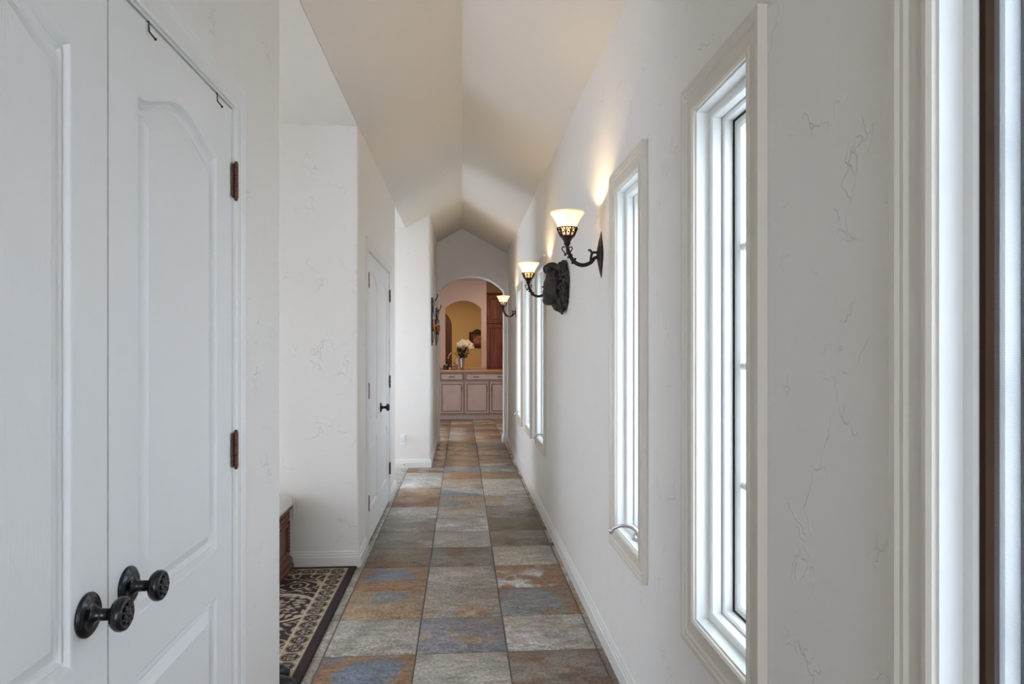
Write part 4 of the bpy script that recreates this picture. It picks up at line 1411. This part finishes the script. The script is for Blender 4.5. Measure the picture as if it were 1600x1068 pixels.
for q in range(34):
    a = rf.uniform(0, 2 * PI); r = rf.uniform(.02, .13); z = rf.uniform(.25, .43)
    c = Vector((vx + .01 + r * math.cos(a) * (z / .35), vy + r * math.sin(a) * .8 - .02, cz + z))
    L_ = rf.uniform(.05, .08); w_ = L_ * .36
    R_ = Matrix.Rotation(rf.uniform(0, 6.28), 3, 'Z') @ Matrix.Rotation(rf.uniform(-.9, .9), 3, 'Y')
    vs = [(-L_, 0, 0), (-L_ * .4, w_, .006), (L_ * .3, w_ * .9, .006), (L_, 0, -.012), (L_ * .3, -w_ * .9, .006), (-L_ * .4, -w_, .006), (0, 0, -.004),
          (-L_ * .4, 0, -.004), (L_ * .3, 0, -.006)]
    vs = [c + R_ @ Vector(v) for v in vs]
    MB().add(vs, [(0, 1, 7), (1, 2, 8, 7), (2, 3, 8), (3, 4, 8), (4, 5, 7, 8), (5, 0, 7)]).build('leaf', M['leaf'], bq, smooth=True)

# cherry cabinets past the pass-through wall
CY = 14.6
cf = front(CY)

def cherry(name, z0, z1, label, crown=False):
    x0, x1 = .515, 1.50
    t = empty(name, ((x0 + x1) / 2, CY + .3, z0)); tag(t, label, 'cabinet')
    MB().box(x0, x1, CY, CY + .6, z0, z1).build('body', M['cherry'], t)
    for a0, a1, pa in ((x0 + .03, 1.0, .965), (1.015, x1 - .03, 1.05)):
        d = MB().box(a0, a1, CY - .02, CY, z0 + .03, z1 - .03).build('door', M['cherry'], t, bevel=.004)
        MB().sweep(rect(a0 + .065, a1 - .065, z0 + .095, z1 - .095), [(0, .012), (0, .026), (.012, .028), (.018, .02)], cf).build('moulding', M['darkdoor'], d)
        MB().tube([(pa, CY - .02, (z0 + z1) / 2 - .06), (pa, CY - .045, (z0 + z1) / 2 - .05), (pa, CY - .045, (z0 + z1) / 2 + .05), (pa, CY - .02, (z0 + z1) / 2 + .06)], .006, 8).build('pull', M['iron'], d)
    if crown:
        MB().sweep([(x0, z1), (x1, z1)], [(0, 0), (0, .03), (.03, .06), (.05, .06), (.05, 0)], cf, closed=False).build('crown', M['cherry'], t)
cherry('tall_cabinet', 0.0, 1.90, 'tall cherry wood cabinet standing beyond the granite counter')
cherry('upper_cabinet', 1.915, 2.52, 'upper cherry wood cabinet with crown above the tall cabinet', True)

# framed picture on the yellow wall
pf = front(KY1)
t = empty('framed_picture', (.38, KY1, 1.40)); tag(t, 'dark framed picture with arched crest on the golden yellow wall', 'picture')
MB().sweep(rect(.22, .55, 1.44, 1.76), [(0, .001), (0, .018), (.02, .032), (.04, .030), (.045, .001)], pf).build('frame', M['frame'], t)
MB().box(.215, .555, KY1 - .012, KY1 - .002, 1.435, 1.765).build('print', M['canvas'], t)
MB().box(.29, .48, KY1 - .015, KY1 - .0125, 1.50, 1.70).build('inner_print', M['mat_board'], t)
MB().plate(list(reversed([(.24, 1.80), (.30, 1.84), (.36, 1.875), (.41, 1.875), (.47, 1.84), (.53, 1.80)])), [], pf, .004, .024).build('crest', M['frame'], t)

# kitchen ceiling lamps
for k, (lx, ly, pw) in enumerate(((.3, 12.2, 7), (-.3, 15.6, 26), (1.3, 13.2, 9))):
    t = empty('recessed_light', (lx, ly, KZ - .012))
    tag(t, ['round recessed ceiling light in front of the granite counter', 'round recessed ceiling light behind the pass-through', 'round recessed ceiling light by the cherry cabinets'][k], 'ceiling light', 'kitchen recessed lights')
    MB().lathe([(.055, .010), (.085, .010), (.085, .004), (.06, 0), (.055, .010)], lambda x, y, z: (lx + x, ly + y, KZ - .012 + z), 28).build('trim_ring', M['plastic'], t, smooth=True)
    MB().lathe([(0, .009), (.055, .009), (.055, .0095), (0, .0095)], lambda x, y, z: (lx + x, ly + y, KZ - .012 + z), 28).build('lens', M['bulb'], t)
    ld = bpy.data.lights.new('lamp_glow', 'AREA'); ld.shape = 'DISK'; ld.size = .12; ld.energy = pw; ld.color = (1, .70, .42)
    lo = bpy.data.objects.new('lamp_glow', ld); link(lo, t); lo.location = (0, 0, -.004)
